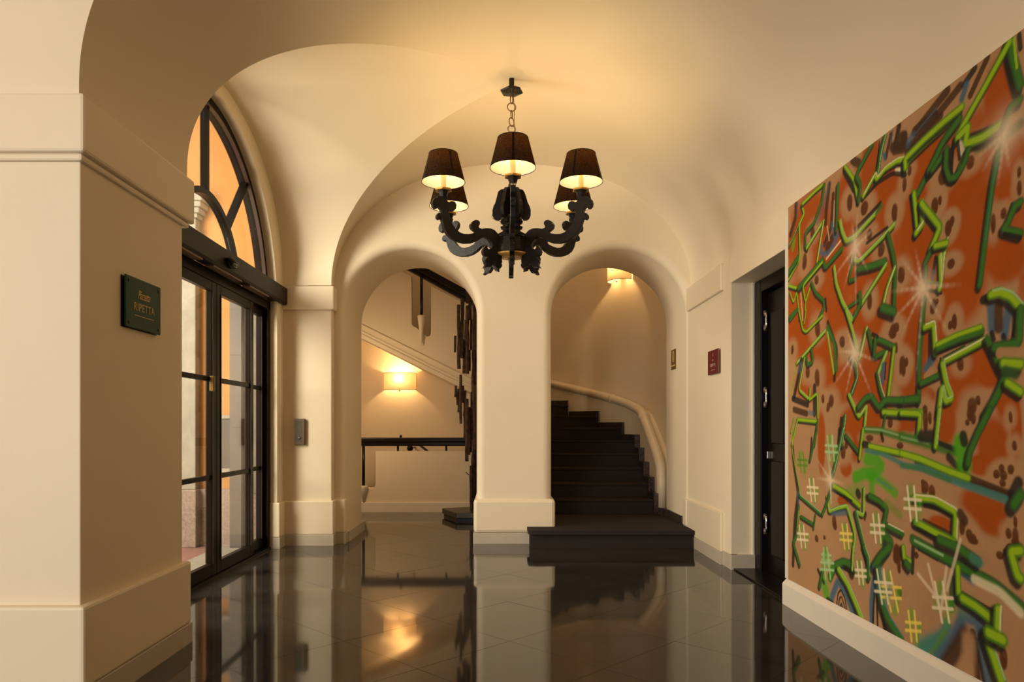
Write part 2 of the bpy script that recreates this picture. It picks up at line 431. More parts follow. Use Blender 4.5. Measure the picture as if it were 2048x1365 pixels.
# automatic door operator
t = thing('door_operator', 'long dark bronze automatic door operator box above the glass entrance', 'door operator', (-2.05, CY, 2.23))
def tp(mb, name, m, par, **k):
    o = mb.build(name, m, par, **k); o.location = (-par.location[0], -par.location[1], -par.location[2]); return o
b = MB(); b.poly([(-2.019, 2.235), (-1.985, 2.235), (-1.975, 2.25), (-1.975, 2.385), (-1.99, 2.395), (-2.019, 2.395)], [], lambda u, v, d: (u, 3.74, v), lambda u, v: (u, 6.755, v))
tp(b, 'housing', mat('dark_brown_operator', (.016, .011, .008), .4, spec=.12), t, bevel=.003)
b = MB(); b.box(-2.08, -2.0195, 3.9, 6.56, 2.24, 2.39); tp(b, 'back_plate', M['bronze'], t)
for y0, y1 in ((4.30, 4.86), (5.05, 5.60), (5.78, 6.25)):
    b = MB(); b.box(-2.055, -1.992, y0, y1, 2.222, 2.236); tp(b, 'underside_cover', mat('brown_cover', (.16, .095, .055), .4, metal=.3), t)
t = thing('motion_sensor', 'oval black motion sensor mounted on the dark box over the entrance', 'sensor', (-1.975, 5.30, 2.30))
b = MB(); b.lathe([(.001, .0), (.05, .0), (.062, .012), (.062, .028), (.045, .045), (.001, .05)], 28)
b.bm.transform(Matrix.Rotation(PI/2, 4, 'Y') @ Matrix.Diagonal((.62, 1.5, 1, 1)))
b.build('sensor_body', M['black'], t)
b = MB(); b.lathe([(.001, .0), (.03, .0), (.034, .012), (.001, .02)], 20)
b.bm.transform(Matrix.Translation((.035, .0, -.018)) @ Matrix.Rotation(PI/2, 4, 'Y') @ Matrix.Diagonal((.5, 1.6, 1, 1)))
b.build('sensor_lens', M['dark_glass'], t)

# ------------------------------------------------------------------ courtyard passage outside
b = MB(); b.box(-9, -2.26, 3.6, 9, -.12, -.02); cg = struct(b.build('floor_courtyard', M['redpave']))
b = MB(); b.box(-2.55, -2.265, 3.71, 6.7, -.02, .015); b.build('door_sill', M['stone'], cg, bevel=.004)
b = MB(); b.box(-9, -2.56, 3.8, 6.0, -.02, -.012); b.build('yellow_paving', M['yellowpave'], cg)
YO = 6.86
b = MB(); b.box(-9, -2.26, YO, YO+.3, -.05, 6.5); cw = struct(b.build('wall_courtyard', M['orange']))
b = MB(); b.box(-9, -2.27, YO-.035, YO+.02, -.02, .517); b.build('dado', M['granite'], cw, bevel=.006)
x0, x1 = -3.40, P(391, 0, YO-.1)[0]
b = MB(); b.box(x0, x1, YO-.10, YO+.02, .517, 2.92); b.build('pilaster', M['stone'], cw, bevel=.008)
b = MB(); b.box(x0-.02, x1+.02, YO-.14, YO, -.02, .517); b.build('pilaster_plinth', M['granite'], cw, bevel=.01)
b = MB()
for dz, dh, e in ((2.90, .05, .02), (2.95, .10, .005), (3.05, .04, .03), (3.09, .05, .055), (3.14, .05, .08), (3.19, .08, .10)): b.box(x0-e, x1+e, YO-.10-e, YO, dz, dz+dh)
b.build('capital', M['stone'], cw, bevel=.01)
x2 = P(503, 0, YO-.08)[0]
b = MB(); b.box(x2, -2.265, YO-.09, YO+.02, .48, 2.25); b.build('pilaster', M['stone'], cw, bevel=.008)
b = MB(); b.box(P(495, 0, YO)[0], x2, YO-.05, YO+.02, P(0, 676, YO)[2], 2.3); b.build('shutter', mat('oxblood_shutter', (.10, .025, .018), .6), cw)
b = MB(); b.box(P(430, 0, YO)[0], P(470, 0, YO)[0], YO-.05, YO+.02, P(0, 942, YO)[2], P(0, 838, YO)[2]); b.build('meter_cabinet', mat('dark_cabinet', (.045, .032, .026), .5, var=.3, scale=3), cw, bevel=.004)
for ya, yb in ((831, 838), (937, 944)):
    b = MB(); b.box(P(429, 0, YO)[0], P(470, 0, YO)[0], YO-.07, YO+.02, P(0, yb, YO)[2], P(0, ya, YO)[2]); b.build('stone_ledge', M['stone'], cw)
t = thing('leaf_overlap_board', 'tall grey-brown board standing in for the overlapping tinted glass leaf of the entrance', 'shutter', (-2.55, 6.5, 0))  # opaque board in place of the sliding glass leaf overlap
xs0, xs1 = P(463, 0, 6.55)[0], P(488, 0, 6.55)[0]
b = MB(); b.box(xs0, xs1, 6.50, 6.55, -.018, 2.35); tp(b, 'leaf_panel', M['greyleaf'], t, bevel=.004)
for z in (.45, 1.1, 1.75):
    b = MB(); b.box(xs0+.006, xs1-.006, 6.492, 6.502, z, z+.012); tp(b, 'leaf_rail', M['greyleaf'], t)
b = MB(); b.box(-9, -2.26, 3.4, 3.7, -.05, 3.3); struct(b.build('wall_courtyard_near', M['orange']))

# ------------------------------------------------------------------ black door in the right wall niche
d2 = sempty('door_2', (2.0, 5.05, 0))
def d2p(mb, name, m, par=None, **k):
    o = mb.build(name, m, par or d2, **k)
    if par is None: o.location = (-2.0, -5.05, 0)
    return o
b = MB(); b.box(1.965, 2.12, 5.47, 5.618, -.004, 2.215); b.box(1.965, 2.12, 4.522, 4.60, -.004, 2.215); b.box(1.965, 2.12, 4.60, 5.47, 2.12, 2.215)
d2p(b, 'door_frame', M['black'], bevel=.008)
b = MB(); b.box(1.95, 1.972, 5.60, 5.618, .115, 2.218); d2p(b, 'edge_strip', M['white'])
b = MB(); b.box(2.02, 2.07, 5.05, 5.465, .012, 2.11); lf = d2p(b, 'door_leaf', M['black'], bevel=.004)
for z0, z1 in ((.15, .85), (.98, 1.95)):
    b = MB(); b.box(2.0, 2.025, 5.11, 5.36, z0, z1); b.build('raised_panel', M['black'], lf, bevel=.012)
b = MB(); b.box(2.02, 2.07, 4.605, 5.045, .012, 2.11); lf2 = d2p(b, 'door_leaf', M['black'], bevel=.004)
for z0, z1 in ((.15, .85), (.98, 1.95)):
    b = MB(); b.box(2.0, 2.025, 4.65, 4.98, z0, z1); b.build('raised_panel', M['black'], lf2, bevel=.012)
for zc in (1.905, 1.325, .37):
    b = MB(); b.lathe([(.001, -.062), (.009, -.06), (.009, -.022), (.009, .022), (.009, .06), (.001, .062)], 12, (2.004, 5.452, zc))
    h = d2p(b, 'hinge', M['chrome'])
    b = MB(); b.box(1.990, 2.003, 5.428, 5.449, zc-.022, zc+.022); b.build('hinge_plate', M['chrome'], h, bevel=.002)
    for s_ in (-1, 1):
        b = MB(); b.lathe([(.001, s_*.032), (.014, s_*.034), (.015, s_*.075), (.001, s_*.08)], 14, (2.002, 5.474, zc)); b.build('hinge_cap', M['grey_metal'], h)
b = MB(); b.box(1.996, 2.02, 5.415, 5.43, .865, .92); d2p(b, 'strike', M['chrome'], bevel=.002)
b = MB(); b.box(1.80, 2.13, 4.525, 5.61, -.004, .012); d2p(b, 'threshold', M['iron'], bevel=.003)

# ------------------------------------------------------------------ stairwell shell
SC = (.45, 8.95)                       # centre of the winders
b = MB(); b.box(-2.6, SC[0], 10.47, 10.65, -2.2, 4.9); struct(b.build('wall_stairwell_back', M['plaster']))
b = MB(); b.box(-2.5, -2.32, YR-.02, 10.5, -2.2, 4.9); struct(b.build('wall_stairwell_left', M['plaster']))
RW = 1.42
b = MB(); n = 40
pts = [(RW+SC[0], YR-.02)]+[(SC[0]+RW*math.cos(PI/2*i/n), SC[1]+(RW+.10)*math.sin(PI/2*i/n)) for i in range(n+1)]
strip(b.bm, [[(x, y, z) for z in (-.05, 2.4, 4.9)] for x, y in pts])
struct(b.build('wall_stairwell_right', M['plaster']))
b = MB(); b.box(-2.6, 3.1, YR-.05, 10.7, 4.8, 4.95); struct(b.build('ceiling_stairwell', M['plaster']))
b = MB(); b.box(-2.3, 3.1, YR-.02, YR, 3.7, 4.85); struct(b.build('wall_stairwell_front', M['plaster']))
b = MB(); b.box(.36, .47, YR, 9.0, -.05, 4.8); struct(b.build('wall_stairwell_core', M['plaster']))

# ------------------------------------------------------------------ staircase
st = thing('staircase', 'dark carpeted staircase rising and winding left behind the right arch', 'staircase', (1.1, 7.8, 0))
def sp(mb, name, m, par=st, **k):
    o = mb.build(name, m, par, **k)
    if par is st: o.location = (-1.1, -7.8, 0)
    return o
def rounded_poly(p, r, which):
    out = []
    for i, q in enumerate(p):
        if i in which:
            a = Vector(p[i-1]); b_ = Vector(q); c_ = Vector(p[(i+1) % len(p)])
            u = (a-b_).normalized(); v = (c_-b_).normalized(); s0 = b_+u*r; s1 = b_+v*r
            for k in range(7):
                t_ = k/6; pt = s0*(1-t_)**2+b_*2*t_*(1-t_)+s1*t_*t_; out.append((pt.x, pt.y))
        else: out.append(q)
    return out
def extr(mb, poly, z0, z1):
    mb.poly(poly, [], lambda u, v, d: (u, v, z0), lambda u, v: (u, v, z1)); return mb
fs = rounded_poly([(.255, 6.835), (.255, 6.56), (1.763, 6.56), (1.763, 6.83), (1.745, 6.99), (1.77, 7.0), (1.77, 7.83), (.53, 7.83), (.53, 6.835)], .07, (1,))
fs = [(x, y) for x, y in fs]
b = MB(); extr(b, [(max(.275, x) if x < .3 else x, max(y, 6.585)) for x, y in fs], 0, .135); s1 = sp(b, 'bottom_step', M['carpet'], bevel=.004)
b = MB(); extr(b, fs, .125, .162); b.build('carpet_tread', M['carpet'], s1, bevel=.014, seg=3)
RI = .155
Zt = [0, .16]+[.16+RI*k for k in range(1, 14)]      # tread heights, step 2 -> index 2
ys = [7.80+.28*k for k in range(5)]                 # noses of steps 2..6
XS = 1.655
def step(poly, zt, zb, nose):
    b = MB(); extr(b, poly, zb, zt-.02); s = sp(b, 'step', M['marble'])
    return s
for k in range(5):
    z = Zt[k+2]; y = ys[k]; y1 = ys[k+1] if k < 4 else SC[1]
    b = MB(); b.box(.475, 1.72, y+.02, max(y1+.05, y+.33), z-RI-.02, z-.02); s = sp(b, 'step', M['marble'])
    b = MB(); b.box(.48, XS, y, max(y1+.04, y+.3), z-.022, z+.004); b.box(.48, XS, y+.010, y+.03, z-RI, z-.02)
    b.build('carpet_runner', M['carpet'], s, bevel=.009)
    b = MB(); b.box(XS+.001, 1.72, y-.005, max(y1-.004, y+.2), z-RI+.03, z+.075); b.build('skirting_block', M['marble'], s, bevel=.004)
    b.bm if False else None
# winders and the flight along the back wall
def pol(r, a, e=.0): return (SC[0]+r*math.cos(a), SC[1]+(r+e)*math.sin(a))
angs = [math.radians(a) for a in (0, 22, 44, 66, 88)]
for k in range(4):
    a0, a1 = angs[k], angs[k+1]; z = Zt[6+k]
    aa = [a0+(a1+.12-a0)*i/6 for i in range(7)]
    poly = [pol(.04, a0)]+[pol(1.262, a, .10) for a in aa]+[pol(.04, a1+.12)]
    b = MB(); extr(b, poly, z-RI-.02, z-.02); s = sp(b, 'step', M['marble'])
    poly = [pol(.04, a0-.008)]+[pol(1.22, a-.008, .06) for a in aa]+[pol(.04, a1)]
    b = MB(); extr(b, poly, z-.022, z+.004); b.build('carpet_runner', M['carpet'], s, bevel=.006)
    poly = [pol(.04, a0+.002), pol(1.22, a0+.002, .06), pol(1.22, a0+.022, .06), pol(.04, a0+.022)]
    b = MB(); extr(b, poly, z-RI, z-.02)
    if k: b.build('carpet_riser', M['carpet'], s)
    aa2 = [a0+(a1-.01-a0)*i/6 for i in range(7)]
    poly = [pol(1.222, a, .06) for a in aa2]+[pol(1.262, a, .10) for a in reversed(aa2)]
    b = MB(); extr(b, poly, z-RI+.03, z+.075); b.build('skirting_block', M['marble'], s, bevel=.004)
# landing skirting beside the bottom steps
b = MB(); extr(b, [(1.70, 7.80), (1.74, 7.74), (1.762, 7.55), (1.765, 7.05), (1.80, 7.05), (1.80, 7.85), (1.70, 7.85)], .16, .235); sp(b, 'landing_skirting', M['marble'], bevel=.003)

# dado wall with rounded plaster rail following the stair
def railpath():
    p = []
    for y, z in ((7.86, .66), (7.95, .74), (8.2, .90), (8.5, 1.07), (8.8, 1.225), (8.95, 1.29)): p.append((1.745, y, z))
    for i in range(1, 14):
        a = PI/2*i/13; p.append((SC[0]+1.295*math.cos(a), SC[1]+(1.295+.12)*math.sin(a), 1.29+.0055*math.degrees(a)))
    return p
rp = railpath()
dw = MB()
def off(i):
    a = Vector(rp[max(i-1, 0)]); b_ = Vector(rp[min(i+1, len(rp)-1)]); d = (b_-a); d.z = 0; d.normalize(); return Vector((d.y, -d.x, 0))
rows = []
for i, p in enumerate(rp):
    v = Vector(p); nn = off(i); q = v-nn*.022; rr = v+nn*.15
    rows.append([(q.x, q.y, -.05), (q.x, q.y, v.z-.02), (rr.x, rr.y, v.z-.02)])
first = rows[0]; strip(dw.bm, [[(x, 7.835, z) for x, y, z in ((1.725, 0, -.05), (1.725, 0, .64), (1.9, 0, .64))]]+rows)
for f in dw.bm.faces: f.smooth = False
v = [dw.bm.verts.new(q) for q in ((1.725, 7.835, -.05), (1.9, 7.835, -.05), (1.9, 7.835, .64), (1.725, 7.835, .64))]; dw.bm.faces.new(v)
dwo = struct(dw.build('wall_stair_dado', M['plaster']))
cap = MB(); path = [(1.745, 7.835, .235), (1.745, 7.835, .50)]+[tuple(p) for p in rp]
cap.tube(path, .058, 14)
cap.build('moulded_rail', M['plinth'], dwo)
for i in (4, 10):
    p = rp[i]; q = rp[i+1]; d = (Vector(q)-Vector(p)).normalized(); b = MB()
    b.tube([Vector(p)-d*.03, Vector(p)-d*.012, Vector(p)+d*.012, Vector(p)+d*.03], [.058, .066, .066, .058], 14); b.build('rail_collar', M['plinth'], dwo)

# ------------------------------------------------------------------ landing parapet and upper flight parapet
YP = 9.40
def panel_fn(y): return lambda u, v, d=0: (u, y, v)
def notch_poly(base_fn, top_fn, x0, x1, slots, r=.05):
    """polygon between base and top lines with slots cut down from the top; slot = (xa, xb, bottom_fn)"""
    p = [(x0, base_fn(x0)), (x1, base_fn(x1)), (x1, top_fn(x1))]
    for xa, xb, bf in sorted(slots, reverse=True):
        p.append((xb, top_fn(xb)))
        for k in range(7):
            a = PI/2*k/6; p.append((xb-r*(1-math.cos(a)), bf(xb)+r*(1-math.sin(a))))
        for k in range(7):
            a = PI/2*(1-k/6); p.append((xa+r*(1-math.cos(a)), bf(xa)+r*(1-math.sin(a))))
        p.append((xa, top_fn(xa)))
    p.append((x0, top_fn(x0)))
    return p
# lower
xl0, xl1 = -1.86, P(751, 0, YP)[0]
pl = notch_poly(lambda x: -.05, lambda x: .79, -2.33, .36, [(xl0, xl1, lambda x: .31), (P(931, 0, YP)[0]+.12, P(931, 0, YP)[0]+.37, lambda x: .31)])
b = MB(); b.poly(pl, [], lambda u, v, d: (u, YP, v), lambda u, v: (u, YP+.11, v)); lp = struct(b.build('wall_landing_parapet', M['plaster'], bevel=.006))
struct(MB().box(-2.33, .36, YP-.022, YP+.01, -.004, .125).build('baseboard_landing', M['white'], bevel=.004))
# upper
SL = -.497
def zf(py, x): return CAMH+(855-py)*YP/F+SL*(x-P(723, 0, YP)[0])
up = notch_poly(lambda x: zf(677, x), lambda x: zf(677, x)+1.13, -2.33, .46,
                [(P(823.5, 0, YP)[0], P(862, 0, YP)[0], lambda x: zf(677, x)+.47)])
b = MB(); b.poly(up, [], lambda u, v, d: (u, YP, v), lambda u, v: (u, YP+.09, v)); uw = struct(b.build('wall_upper_parapet', M['plaster'], bevel=.006))
for k in range(8):
    z = Zt[10]+.139*k; x = SC[0]-.28*k-.02
    b = MB(); b.box(x-.33, x, 9.495, 10.465, z-RI-.02, z); b.build('step', M['marble'], uw)
# soffit slab of the flight
b = MB(); so = [(-2.33, zf(677, -2.33)), (.46, zf(677, .46)), (.46, zf(677, .46)+.10), (-2.33, zf(677, -2.33)+.10)]
b.poly(so, [], lambda u, v, d: (u, YP+.01, v), lambda u, v: (u, 10.48, v)); b.build('soffit', M['plaster'], uw)
for da, db, pr_ in ((zf(652, 0)-zf(677, 0), .022, .018), (zf(656, 0)-zf(677, 0)-.05, .016, .009), (.03, .03, .012)):
    b = MB(); q = [(-2.33, zf(677, -2.33)+da), (.46, zf(677, .46)+da), (.46, zf(677, .46)+da+db), (-2.33, zf(677, -2.33)+da+db)]
    b.poly(q, [], lambda u, v, d: (u, YP-pr_, v), lambda u, v: (u, YP+.01, v)); b.build('string_moulding', M['plaster'], uw, bevel=.003)

# handrails
def cone(mb, x, y, z0, z1, r):
    mb.lathe([(.001, z1-.0), (r*.92, z1-.0), (r, z1-.012), (r*.95, z1-.03), (.004, z0), (.001, z0)], 20, (x, y, 0))
t = thing('landing_handrail', 'level black handrail on short posts over the landing parapet behind left arch', 'handrail', (-1.5, YP, 0))
b = MB(); b.box(-1.90, .33, YP-.03, YP+.10, .905, .965); b.box(-1.90, .33, YP-.01, YP+.08, .855, .915); tp(b, 'rail', M['iron'], t, bevel=.014, seg=3)
x = P(729, 0, YP-.02)[0]-.012
b = MB(); b.tube([(x, YP-.025, .34), (x, YP-.025, .87)], .019, 12); tp(b, 'post', M['iron'], t)
b = MB(); cone(b, x, YP-.025, .12, .345, .055); tp(b, 'post_socket', M['white'], t)
for px in (795, 892):
    b = MB(); xx = P(px, 0, YP)[0]; b.tube([(xx, YP+.04, .78), (xx, YP+.04, .87)], .014, 10); tp(b, 'post', M['iron'], t)
b = MB(); b.lathe([(.001, 0), (.012, 0), (.018, .018), (.012, .034), (.001, .036)], 14, (P(801, 0, YP)[0], YP+.03, .963)); tp(b, 'rail_button', M['iron'], t)
t = thing('lower_flight_handrail', 'thin black rail dropping behind the landing parapet with a round end', 'handrail', (-1.15, 10.0, .6))
b = MB(); xx = P(820, 0, 10.0)[0]; b.lathe([(.001, -.045), (.03, -.035), (.045, 0), (.03, .035), (.001, .045)], 18, (xx, 10.0, P(0, 897, 10)[2])); tp(b, 'rail_end', M['iron'], t)
for bx in (xx+.01, -.35):
    zb_ = P(0, 897, 10)[2] if bx < -.5 else .46
    b = MB(); b.tube([(bx, 9.99, zb_), (bx, 10.475, zb_)], .012, 8); tp(b, 'wall_bracket', M['iron'], t)
b = MB(); b.tube([P(826, 880, 10.0), P(860, 907, 10.0), (-.2, 10.0, .35)], .016, 10); tp(b, 'rail', M['iron'], t)
t = thing('upper_handrail', 'sloping black handrail above the upper stair parapet seen through left arch', 'handrail', (-1.1, YP, 2.9))
def zr(py, x): return CAMH+(855-py)*(YP-.04)/F-.545*(x-P(808, 0, YP-.04)[0])
b = MB(); xa, xb = -2.0, .46
b.poly([(xa, zr(535, xa)), (xb, zr(535, xb)), (xb, zr(535, xb)+.055), (xa, zr(535, xa)+.055)], [], lambda u, v, d: (u, YP-.02, v), lambda u, v: (u, YP+.09, v))
b.poly([(xa, zr(535, xa)+.05), (xb, zr(535, xb)+.05), (xb, zr(535, xb)+.15), (xa, zr(535, xa)+.15)], [], lambda u, v, d: (u, YP-.06, v), lambda u, v: (u, YP+.12, v))
tp(b, 'rail', M['iron'], t, bevel=.010)
x = P(843, 0, YP-.03)[0]
b = MB(); b.tube([(x, YP-.03, 2.52), (x, YP-.03, zr(535, x)+.02)], .018, 12); tp(b, 'post', M['iron'], t)
b = MB(); cone(b, x, YP-.032, 2.15, 2.545, .052); tp(b, 'post_socket', M['plinth'], t)

# ------------------------------------------------------------------ wall sconces
def sconce(label, loc, rotz, wd, ht, dp, power, sc=1.):
    t = thing('wall_sconce', label, 'wall lamp', loc, rotz, 'parchment wall lamps in the stairwell')
    ha = math.asin(min(.999, (wd/2)/(((wd/2)**2+dp**2)/(2*dp)))); R = ((wd/2)**2+dp**2)/(2*dp)
    b = MB(); n = 20; rows = []
    for z in (0, ht):
        rows.append([(R*math.sin(-ha+2*ha*i/n), -(R*math.cos(-ha+2*ha*i/n)-(R-dp))-.035, z) for i in range(n+1)])
    rows[0].insert(0, (rows[0][0][0], -.0, 0)); rows[1].insert(0, (rows[1][0][0], -.0, ht))
    rows[0].append((rows[0][-1][0], -.0, 0)); rows[1].append((rows[1][-1][0], -.0, ht))
    strip(b.bm, rows); sh = b.build('lamp_shade', M['sconce'], t)
    for z in (0, ht):
        b = MB(); b.tube([(p[0], p[1], z) for p in rows[0]], .0035, 6); b.build('rim_wire', M['iron'], sh)
    b = MB(); b.box(-.05, .05, -.02, 0, ht*.25, ht*.75); b.tube([(0, -.01, ht*.3), (0, -.07, ht*.3)], .008, 8); b.build('bracket', M['brass'], t, bevel=.003)
    b = MB(); b.lathe([(.001, -.02), (.006, -.018), (.012, -.005), (.006, .004), (.001, .006)], 12, (0, -.09, -.004)); b.build('finial', M['brass'], t)
    b = MB(); b.lathe([(.001, 0), (.018, .01), (.024, .035), (.014, .06), (.001, .07)], 14, (0, -.075, ht*.35)); b.build('bulb', M['emit'], t)
    p = bulb('sconce_light', (0, -.085, ht*.62), power, r=.035); p.parent = t
    return t
sconce('curved parchment wall lamp glowing under the sloping stair soffit', P(799, 779, 10.40)[0:1]+(10.47,)+(P(0, 780, 10.4)[2],), 0, .455, .245, .11, 24)
a = math.radians(32); pw = (SC[0]+RW*math.cos(a), SC[1]+(RW+.1)*math.sin(a))
sconce('half-hidden parchment wall lamp high on the curved wall above the stairs', (pw[0]-.02, pw[1]-.02, 3.06), -(PI/2-a), .40, .27, .15, 19)

# ------------------------------------------------------------------ hanging sculpture of sticks
t = thing('stick_sculpture', 'tall sculpture of rough dark wooden sticks beside the centre pillar on black base', 'sculpture', (-.35, 8.7, 0))
b = MB(); extr(b, [P(884, 0, 8.95)[:2], P(912, 0, 8.45)[:2], (.10, 8.40), (.18, 9.0), (-.2, 9.2)], .035, .10)
tp(b, 'base', mat('dark_patina_base', (.045, .036, .018), .35, metal=.3), t, bevel=.008)
b = MB(); extr(b, [P(888, 0, 8.97)[:2], P(914, 0, 8.52)[:2], (.07, 8.46), (.14, 9.0), (-.2, 9.15)], .0, .04); tp(b, 'base_foot', M['iron'], t)
def stick(px0, px1, py0, py1, Y):
    wx = (px1-px0)*Y/F/2; xc = (P(px0, 0, Y)[0]+P(px1, 0, Y)[0])/2; z1 = P(0, py0, Y)[2]; z0 = P(0, py1, Y)[2]
    b = MB(); n = max(3, int((z1-z0)/.12)); rings = []
    for i in range(n+1):
        z = z0+(z1-z0)*i/n; dx = random.uniform(-.22, .22)*wx; dw = random.uniform(.8, 1.12)*wx; dd = random.uniform(.8, 1.1)*wx
        rings.append([b.bm.verts.new((xc+dx+sx*dw, Y+sy*dd+random.uniform(-.1, .1)*wx, z+random.uniform(-.004, .004))) for sx, sy in ((-1, -.6), (-.3, -1), (.7, -.9), (1, .2), (.4, 1), (-.8, .8))])
    for p, q in zip(rings, rings[1:]):
        for j in range(6): b.bm.faces.new((p[j], p[(j+1)%6], q[(j+1)%6], q[j]))
    b.bm.faces.new(rings[0]); b.bm.faces.new(rings[-1])
    tp(b, 'stick', M['stick'], t)
SK = [(914,921,610,738,8.75),(921,928,597,717,8.82),(931,938.5,612,748,8.72),(908,913,672,705,8.8),(932,941,575,606,8.85),(924,933,680,747,8.9),(935,942,700,742,8.8),
      (917,924,660,716,8.95),(918.5,924,750,848,8.76),(908.5,914,772,795,8.85),(912,918,784,811,8.9),(923,929,772,806,8.8),(915,921,778,825,8.95),(926,933,782,832,8.88),
      (930,937,798,923,8.72),(927,933,812,880,8.9),(936,942,815,910,8.8),(940,948,784,905,8.84),(939.5,946,932,1024,8.76),(944,953,560,700,8.7),(943,951,690,800,8.75),
      (946,954,770,900,8.72),(943,951,880,1026,8.8),(947,957,860,1020,8.86),(950,958,540,780,8.85),(949,960,640,900,8.9),(937,944,598,640,8.95),(940,946,640,700,8.9),
      (928,935,640,690,8.93),(924,929,600,640,8.95),(953,964,700,1030,8.74),(955,968,560,760,8.78),(962,974,620,940,8.84),(968,980,840,1036,8.8),(931,936,826,870,8.95),(936,941,870,900,8.9)]
for q in SK: stick(*q)
b = MB(); b.tube([(-.23, 8.88, .09), (-.23, 8.88, 3.1)], .02, 8); tp(b, 'core_rod', M['iron'], t)
b = MB(); b.tube([P(931.5, 945, 8.9), P(938, 951, 8.9)], .006, 6); tp(b, 'twig', M['stick'], t)

# ------------------------------------------------------------------ plaques and intercom
def plate_on_left(t, y0, y1, z0, z1, x, th, m, nm='plate', bev=.002):
    b = MB(); b.box(x, x+th, y0, y1, z0, z1); return tp(b, nm, m, t, bevel=bev)
XN = -1.615
t = thing('green_sign', 'square dark green restaurant plaque with gold lettering on the near left pier', 'sign', (XN, 3.25, 1.645))
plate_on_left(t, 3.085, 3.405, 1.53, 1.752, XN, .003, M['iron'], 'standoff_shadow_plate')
pg = plate_on_left(t, 3.09, 3.41, 1.532, 1.756, XN+.012, .008, M['green_plate'], 'plate', .006)
for y in (3.115, 3.385):
    for z in (1.553, 1.735):
        b = MB(); b.lathe([(.001, .0), (.009, .0), (.009, .012), (.001, .014)], 14); b.bm.transform(Matrix.Translation((XN+.009, y, z)) @ Matrix.Rotation(PI/2, 4, 'Y')); tp(b, 'screw', M['iron'], t)
def on_left(y, z, x): return Matrix.Translation((x, y, z)) @ Matrix(((0,0,1,0),(1,0,0,0),(0,1,0,0),(0,0,0,1)))
def tt(body, size, m, nm, t, mw, **k):
    o = text(body, size, m, nm, t, mw, **k); o.location = tuple(-v for v in t.location); return o
tt('Piazzetta', .052, M['gilt_letter'], 'script_lettering', t, on_left(3.245, 1.684, XN+.0208), shear=.5, spacing=.84, scale=(.72, 1.05, 1))
tt('RIPETTA', .046, M['gilt_letter'], 'capital_lettering', t, on_left(3.25, 1.628, XN+.0208), spacing=1.22, scale=(.92, 1.05, 1))
b = MB(); b.box(XN+.020, XN+.0208, 3.165, 3.34, 1.590, 1.5925); tp(b, 'fine_print_line', M['gilt_letter'], t)
t = thing('burgundy_sign', 'small burgundy plaque with pale lettering on the right wall', 'sign', (XR, 6.02, 1.64))
b = MB(); b.box(XR-.022, XR-.014, 5.872, 6.172, 1.54, 1.742); tp(b, 'plate', M['wine_plate'], t, bevel=.004)
b = MB(); b.box(XR-.014, XR, 5.885, 6.16, 1.552, 1.73); tp(b, 'backing', M['brass'], t)
def on_right(y, z, x): return Matrix.Translation((x, y, z)) @ Matrix(((0,0,-1,0),(-1,0,0,0),(0,1,0,0),(0,0,0,1)))
tt('I', .04, M['pale_letter'], 'emblem', t, on_right(6.02, 1.70, XR-.0222))
tt('LA', .022, M['pale_letter'], 'small_lettering', t, on_right(6.02, 1.655, XR-.0222), spacing=1.3)
tt('RIPETTA', .034, M['pale_letter'], 'lettering', t, on_right(6.02, 1.615, XR-.0222), spacing=1.1)
b = MB(); b.box(XR-.0232, XR-.0222, 5.97, 6.07, 1.574, 1.577); tp(b, 'fine_print_line', M['pale_letter'], t)
XJ = 1.777
t = thing('floor_number_sign', 'small olive brass plaque reading 0 on the reveal of the right arch', 'sign', (XJ, 7.4, 1.8))
b = MB(); b.box(XJ-.006, XJ, 7.315, 7.505, 1.69, 1.895); tp(b, 'plate', M['olive_plate'], t, bevel=.002)
tt('0', .17, M['gilt_letter'], 'numeral', t, on_right(7.41, 1.815, XJ-.007), scale=(.95, 1, 1))
b = MB(); b.box(XJ-.0075, XJ-.006, 7.335, 7.485, 1.722, 1.738); tp(b, 'caption_bar', M['gilt_letter'], t)
t = thing('entry_reader', 'narrow upright brown-grey access reader on the far left pier', 'intercom', (-1.865, 6.765, 1.06))
xa, xb = P(589, 0, 6.74)[0], P(609.5, 0, 6.74)[0]
b = MB(); b.box(xa, xb, 6.728, 6.766, .935, 1.178); tp(b, 'housing', M['grey_metal'], t, bevel=.004)
b = MB(); b.box(xa+.012, xb-.022, 6.7265, 6.729, .965, 1.16); tp(b, 'smoked_panel', M['dark_glass'], t)
b = MB(); b.lathe([(.001, 0), (.016, 0), (.016, .003), (.001, .003)], 16); b.bm.transform(Matrix.Translation(((xa+xb)/2, 6.7265, 1.0)) @ Matrix.Rotation(PI/2, 4, 'X')); tp(b, 'button', M['grey_metal'], t)

# ------------------------------------------------------------------ chandelier
HX, HY = .083, 5.20
ch = thing('chandelier', 'black carved six-arm chandelier with black fabric shades hanging from the vault', 'chandelier', (HX, HY, 2.40))
def cp(mb, name, m, par=None, rot=None, **k):
    o = mb.build(name, m, par or ch, **k); 
    if rot is not None: o.rotation_euler = (0, 0, rot)
    return o
Z0 = 2.40
